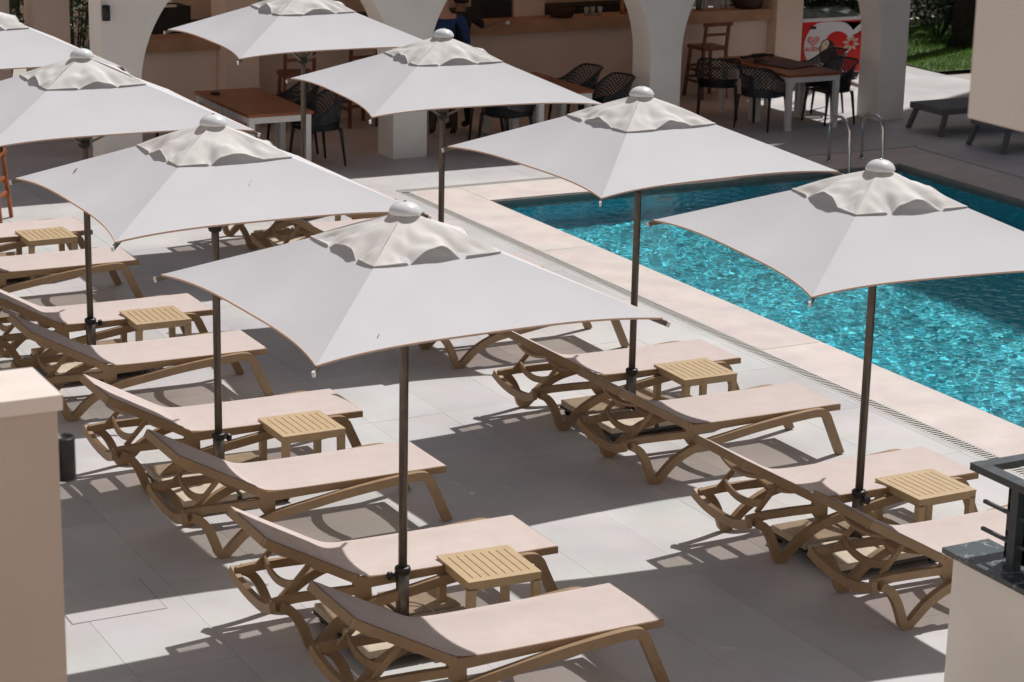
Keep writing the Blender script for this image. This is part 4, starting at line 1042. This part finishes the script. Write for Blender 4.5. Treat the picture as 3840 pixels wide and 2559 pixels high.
def tree(loc, r, h, label, seed, nl=7000):
    t_ = thing('tree', label, 'tree', loc); bm = bmesh.new()
    tube(bm, [(0, 0, -0.05), (0.02, 0, 0.25), (0.05, 0.02, 1.2), (0.0, 0.05, h)], [r*1.35, r*1.02, r*0.92, r*0.7], 14)
    for k in range(5):
        a = k*1.26+0.3; tube(bm, [(0, 0.05, h-0.2), (0.7*math.cos(a), 0.7*math.sin(a), h+0.7), (1.6*math.cos(a), 1.6*math.sin(a), h+1.5)], [r*0.5, r*0.32, r*0.12], 8)
    obj('trunk', done(bm, 'trunk', True), M_bark, t_)
    rg = random.Random(seed); ce = [((1.1*math.cos(a)*q-0.5, 1.1*math.sin(a)*q+1.5, h+1.2+rg.uniform(-0.3, 1.2)), (0.8, 0.8, 0.6)) for a in [k*0.9 for k in range(7)] for q in (0.5, 1.0, 1.3)]
    leaves('crown', M_leaf, ce, nl, 0.10, seed, t_)
tree((18.94, 18.37, 0), 0.20, 5.8, 'broad dark tree trunk on the lawn at the upper right', 3)
tree((21.9, 21.6, 0), 0.18, 3.2, 'tree at the far end of the lawn behind the broad trunk', 4, 2600)
def unseen_tree(label, seed):
    t_ = thing('unseen_tree', label, 'tree', (0, 0, 0), 0, 'unseen dark trees added to darken the pool reflections'); bm = bmesh.new()
    tube(bm, [(0, 0, -0.05), (0.05, 0, 3.0), (0.0, 0.1, 7.5)], [0.28, 0.2, 0.08], 10)
    for k in range(6):
        a = k*1.05; tube(bm, [(0.03, 0.02, 2.2+0.5*k), (1.2*math.cos(a), 1.2*math.sin(a), 3.4+0.6*k)], [0.09, 0.03], 6)
    obj('trunk', done(bm, 'trunk', True), M_bark, t_)
    rg = random.Random(seed); ce = [((rg.uniform(-1.8, 1.8), rg.uniform(-1.8, 1.8), rg.uniform(1.8, 8.5)), (1.1, 1.1, 0.8)) for k in range(26)]
    leaves('crown', M_leafd, ce, 6500, 0.2, seed, t_, 2.0)
    return t_
tt = unseen_tree('unseen tall tree added beyond the boundary walls to darken reflections', 21)
for k, (x, y) in enumerate(((24.5, 29), (19.5, 30), (28.5, 27), (14.5, 29), (33, 29), (9.5, 30), (4.5, 29.5))):  # added out of view to darken the pool reflections and block sky
    o = tt if k == 0 else copy_tree(tt)
    o.location = (x, y, 0); o.rotation_euler = (0, 0, k*1.7); o.scale = (1, 1, 0.9+0.07*(k % 4))
    o['label'] = 'unseen tall tree added to darken reflections, ' + ('behind the far end of the lawn', 'behind the freezer and its shrubs', 'right of the lawn, behind the hanging wall', 'behind the right half of the bar', 'farthest right, behind the hanging wall', 'behind the middle of the bar', 'behind the left pillars and oleanders')[k]
def shrub(loc, w, h, label, seed, n=900, m_=None, size=0.045):
    t_ = thing('shrub', label, 'shrub', loc); bm = bmesh.new(); rg = random.Random(seed)
    for k in range(9):
        a = rg.uniform(0, 6.28); tube(bm, [(0.05*math.cos(a), 0.05*math.sin(a), -0.02), (0.25*w*math.cos(a), 0.25*w*math.sin(a), h*0.5), (0.45*w*math.cos(a), 0.45*w*math.sin(a), h*0.95)], [0.014, 0.011, 0.005], 6)
    obj('stems', done(bm, 'stems'), M_bark, t_)
    leaves('foliage', m_ or M_leafd, [((rg.uniform(-0.4, 0.4)*w, rg.uniform(-0.4, 0.4)*w, h*rg.uniform(0.25, 0.95)), (0.28*w, 0.28*w, 0.2*h)) for k in range(12)], n, size, seed, t_, 4.0)
shrub((19.35, 19.5, 0), 1.3, 1.7, 'dark leafy shrub behind the tree trunk at the upper right', 5, 1800)
shrub((20.9, 20.2, 0), 1.5, 1.3, 'dark low shrub at the far end of the lawn', 6, 1400)
shrub((18.3, 20.6, 0), 0.9, 0.45, 'low dark plant by the far kerb of the lawn', 16, 500)
shrub((4.15, 20.0, 0), 0.9, 2.2, 'narrow-leaved oleander shrub seen left of the first arch column', 8, 700)
shrub((3.25, 20.3, 0), 0.9, 2.3, 'narrow-leaved oleander shrub seen between the two left pillars', 9, 700)
shrub((4.9, 20.6, 0), 1.0, 2.2, 'narrow-leaved oleander shrub behind the first arch column', 10, 600)
shrub((16.2, 18.2, 0), 1.6, 2.3, 'dense dark shrub behind the freezer', 11, 2200, None, 0.06)
shrub((15.2, 18.4, 0), 1.6, 2.3, 'dense dark shrub behind the bar pillar next to the freezer', 12, 2200, None, 0.06)
bm = bmesh.new(); box(bm, 18.0, 40.0, 26.0, 26.3, -0.05, 2.6); tag(obj('boundary_wall', done(bm, 'boundary_wall'), M_tanwall), 'sunlit tan plaster wall beyond the lawn', 'wall')
bm = bmesh.new(); box(bm, -6.0, 9.0, 24.0, 24.3, -0.05, 2.4); tag(obj('boundary_wall', done(bm, 'boundary_wall'), M_tanwall), 'pale wall behind the oleanders at the upper left', 'wall')

# ------------------------------------------------------------------ people
def person(name, loc, rz, label, joints, edges, rad, regions, height_scale=1.0):
    """one skinned figure; regions(co) -> material index"""
    me = bpy.data.meshes.new('body_skeleton'); keys = list(joints); me.from_pydata([joints[k] for k in keys], [(keys.index(a), keys.index(b)) for a, b in edges], [])
    o = bpy.data.objects.new('tmp', me); COL.objects.link(o)
    md = o.modifiers.new('Skin', 'SKIN'); md.branch_smoothing = 0.6; md.use_smooth_shade = True
    sv = me.skin_vertices[0].data
    for i, k in enumerate(keys):
        r = rad[k]; sv[i].radius = r if isinstance(r, tuple) else (r, r)
    sv[keys.index('pelvis')].use_root = True
    sd = o.modifiers.new('Subd', 'SUBSURF'); sd.levels = 2; sd.render_levels = 2
    dg = bpy.context.evaluated_depsgraph_get(); m2 = bpy.data.meshes.new_from_object(o.evaluated_get(dg)); bpy.data.objects.remove(o)
    m2.materials.clear()
    for m_ in regions[0]: m2.materials.append(m_)
    for p in m2.polygons: p.material_index = regions[1](p.center); p.use_smooth = True
    m2.name = 'body'
    t_ = thing(name, label, 'person', loc, rz)
    obj('body', m2, None, t_); return t_
J = dict(pelvis=(0, 0, 0.95), waist=(0, 0, 1.10), chest=(0, 0.0, 1.32), neckb=(0, 0, 1.50), neck=(0, 0.01, 1.58), head=(0.0, 0.03, 1.70), crown=(0.0, 0.02, 1.80),
 shL=(-0.20, 0, 1.46), elL=(-0.27, 0.02, 1.18), wrL=(-0.26, 0.12, 0.95), haL=(-0.26, 0.16, 0.87), shR=(0.20, 0, 1.46), elR=(0.27, 0.02, 1.18), wrR=(0.26, 0.12, 0.95), haR=(0.26, 0.16, 0.87),
 hiL=(-0.10, 0, 0.90), knL=(-0.115, 0.02, 0.50), anL=(-0.12, -0.01, 0.10), toL=(-0.125, 0.15, 0.045), hiR=(0.10, 0, 0.90), knR=(0.115, 0.02, 0.50), anR=(0.13, -0.01, 0.10), toR=(0.14, 0.15, 0.045))
Ed = [('pelvis', 'waist'), ('waist', 'chest'), ('chest', 'neckb'), ('neckb', 'neck'), ('neck', 'head'), ('head', 'crown'), ('neckb', 'shL'), ('shL', 'elL'), ('elL', 'wrL'), ('wrL', 'haL'), ('neckb', 'shR'), ('shR', 'elR'), ('elR', 'wrR'), ('wrR', 'haR'),
 ('pelvis', 'hiL'), ('hiL', 'knL'), ('knL', 'anL'), ('anL', 'toL'), ('pelvis', 'hiR'), ('hiR', 'knR'), ('knR', 'anR'), ('anR', 'toR')]
RD = dict(pelvis=(0.16, 0.12), waist=(0.15, 0.115), chest=(0.17, 0.12), neckb=(0.10, 0.085), neck=0.062, head=(0.078, 0.095), crown=(0.06, 0.075), shL=0.072, elL=0.048, wrL=0.032, haL=(0.04, 0.022), shR=0.072, elR=0.048, wrR=0.032, haR=(0.04, 0.022),
 hiL=0.10, knL=0.066, anL=0.046, toL=(0.045, 0.035), hiR=0.10, knR=0.066, anR=0.046, toR=(0.045, 0.035))
def fingers(parent, wrist, hand, m_, side):
    w = Vector(wrist); h = Vector(hand); d = (h-w).normalized(); s = Vector((1, 0, 0)) if abs(d.x) < 0.8 else Vector((0, 1, 0)); s = (s-d*s.dot(d)).normalized(); nrm = d.cross(s)
    for k in range(4):
        b = h+s*(k-1.5)*0.017; L = (0.062, 0.072, 0.068, 0.052)[k]
        bm = bmesh.new(); tube(bm, [b, b+d*L*0.5+nrm*0.006, b+d*L*0.85+nrm*0.022, b+d*L*0.9+nrm*0.035], [0.009, 0.0085, 0.008, 0.006], 6); obj('finger', done(bm, 'finger', True), m_, parent)
    b = w+(h-w)*0.5+s*0.03*side; bm = bmesh.new(); tube(bm, [b, b+s*0.02*side+d*0.03, b+s*0.022*side+d*0.06+nrm*0.01], [0.011, 0.010, 0.008], 6); obj('thumb', done(bm, 'thumb', True), m_, parent)
def reg1(c):
    if c.z < 0.09: return 3
    if c.z > 1.535 and abs(c.x) < 0.14: return 0
    if abs(c.x) > 0.20 and c.z < 1.14: return 0
    return 1 if c.z > 0.93 else 2
J1 = {k: (v[0]*1.12, v[1], v[2]*1.03) for k, v in J.items()}; RD1 = dict(RD); RD1['chest'] = (0.20, 0.14); RD1['waist'] = (0.19, 0.15); RD1['shL'] = RD1['shR'] = 0.085
p1 = person('person', (7.26, 14.30, 0), R(-20), 'bald person in a navy blue shirt seen from behind, under the second arch', J1, Ed, RD1, ((M_skin, M_blue, M_brownt, M_black), reg1))
fingers(p1, J1['wrL'], J1['haL'], M_skin, 1); fingers(p1, J1['wrR'], J1['haR'], M_skin, -1)
for s in (-1, 1):
    bm = bmesh.new(); lathe(bm, [(0, 0.012), (0.020, 0.010), (0.028, 0.0), (0.020, -0.008), (0, -0.01)], 12); o = obj('ear', done(bm, 'ear', True), M_skin, p1); o.location = (s*0.092, 0.02, 1.735); o.rotation_euler = (0, s*R(80), 0)
J2 = dict(J); J2['elR'] = (0.40, 0.06, 1.33); J2['wrR'] = (0.56, 0.0, 1.42-0.02); J2['haR'] = (0.64, -0.02, 1.385)
def reg2(c):
    if c.z < 0.09: return 3
    if c.z > 1.56 and abs(c.x) < 0.13: return 0
    if c.x > 0.36 and c.z > 1.1: return 0
    if c.x < -0.2 and c.z < 1.14: return 0
    return 1 if c.z > 0.93 else 2
p2 = person('person', (7.66, 14.62, 0), R(8), 'person in charcoal clothes reaching out an arm with something white', J2, Ed, RD, ((M_skin2, M_charcoal, M_charcoal, M_black), reg2))
fingers(p2, J2['wrL'], J2['haL'], M_skin2, 1); fingers(p2, J2['wrR'], J2['haR'], M_skin2, -1)
bm = bmesh.new(); lathe(bm, [(0, 1.86), (0.06, 1.85), (0.098, 1.80), (0.105, 1.74), (0.095, 1.69), (0.0, 1.69)], 16); obj('hair', done(bm, 'hair', True), M_hair, p2, (0, 0.0, -0.02))
bm = bmesh.new(); box(bm, -0.03, 0.03, -0.006, 0.006, -0.022, 0.022); tag(obj('card', done(bm, 'card'), M_whitep, None, (8.36, 14.66, 1.375), R(20)), 'small white card held by the person in charcoal', 'card')
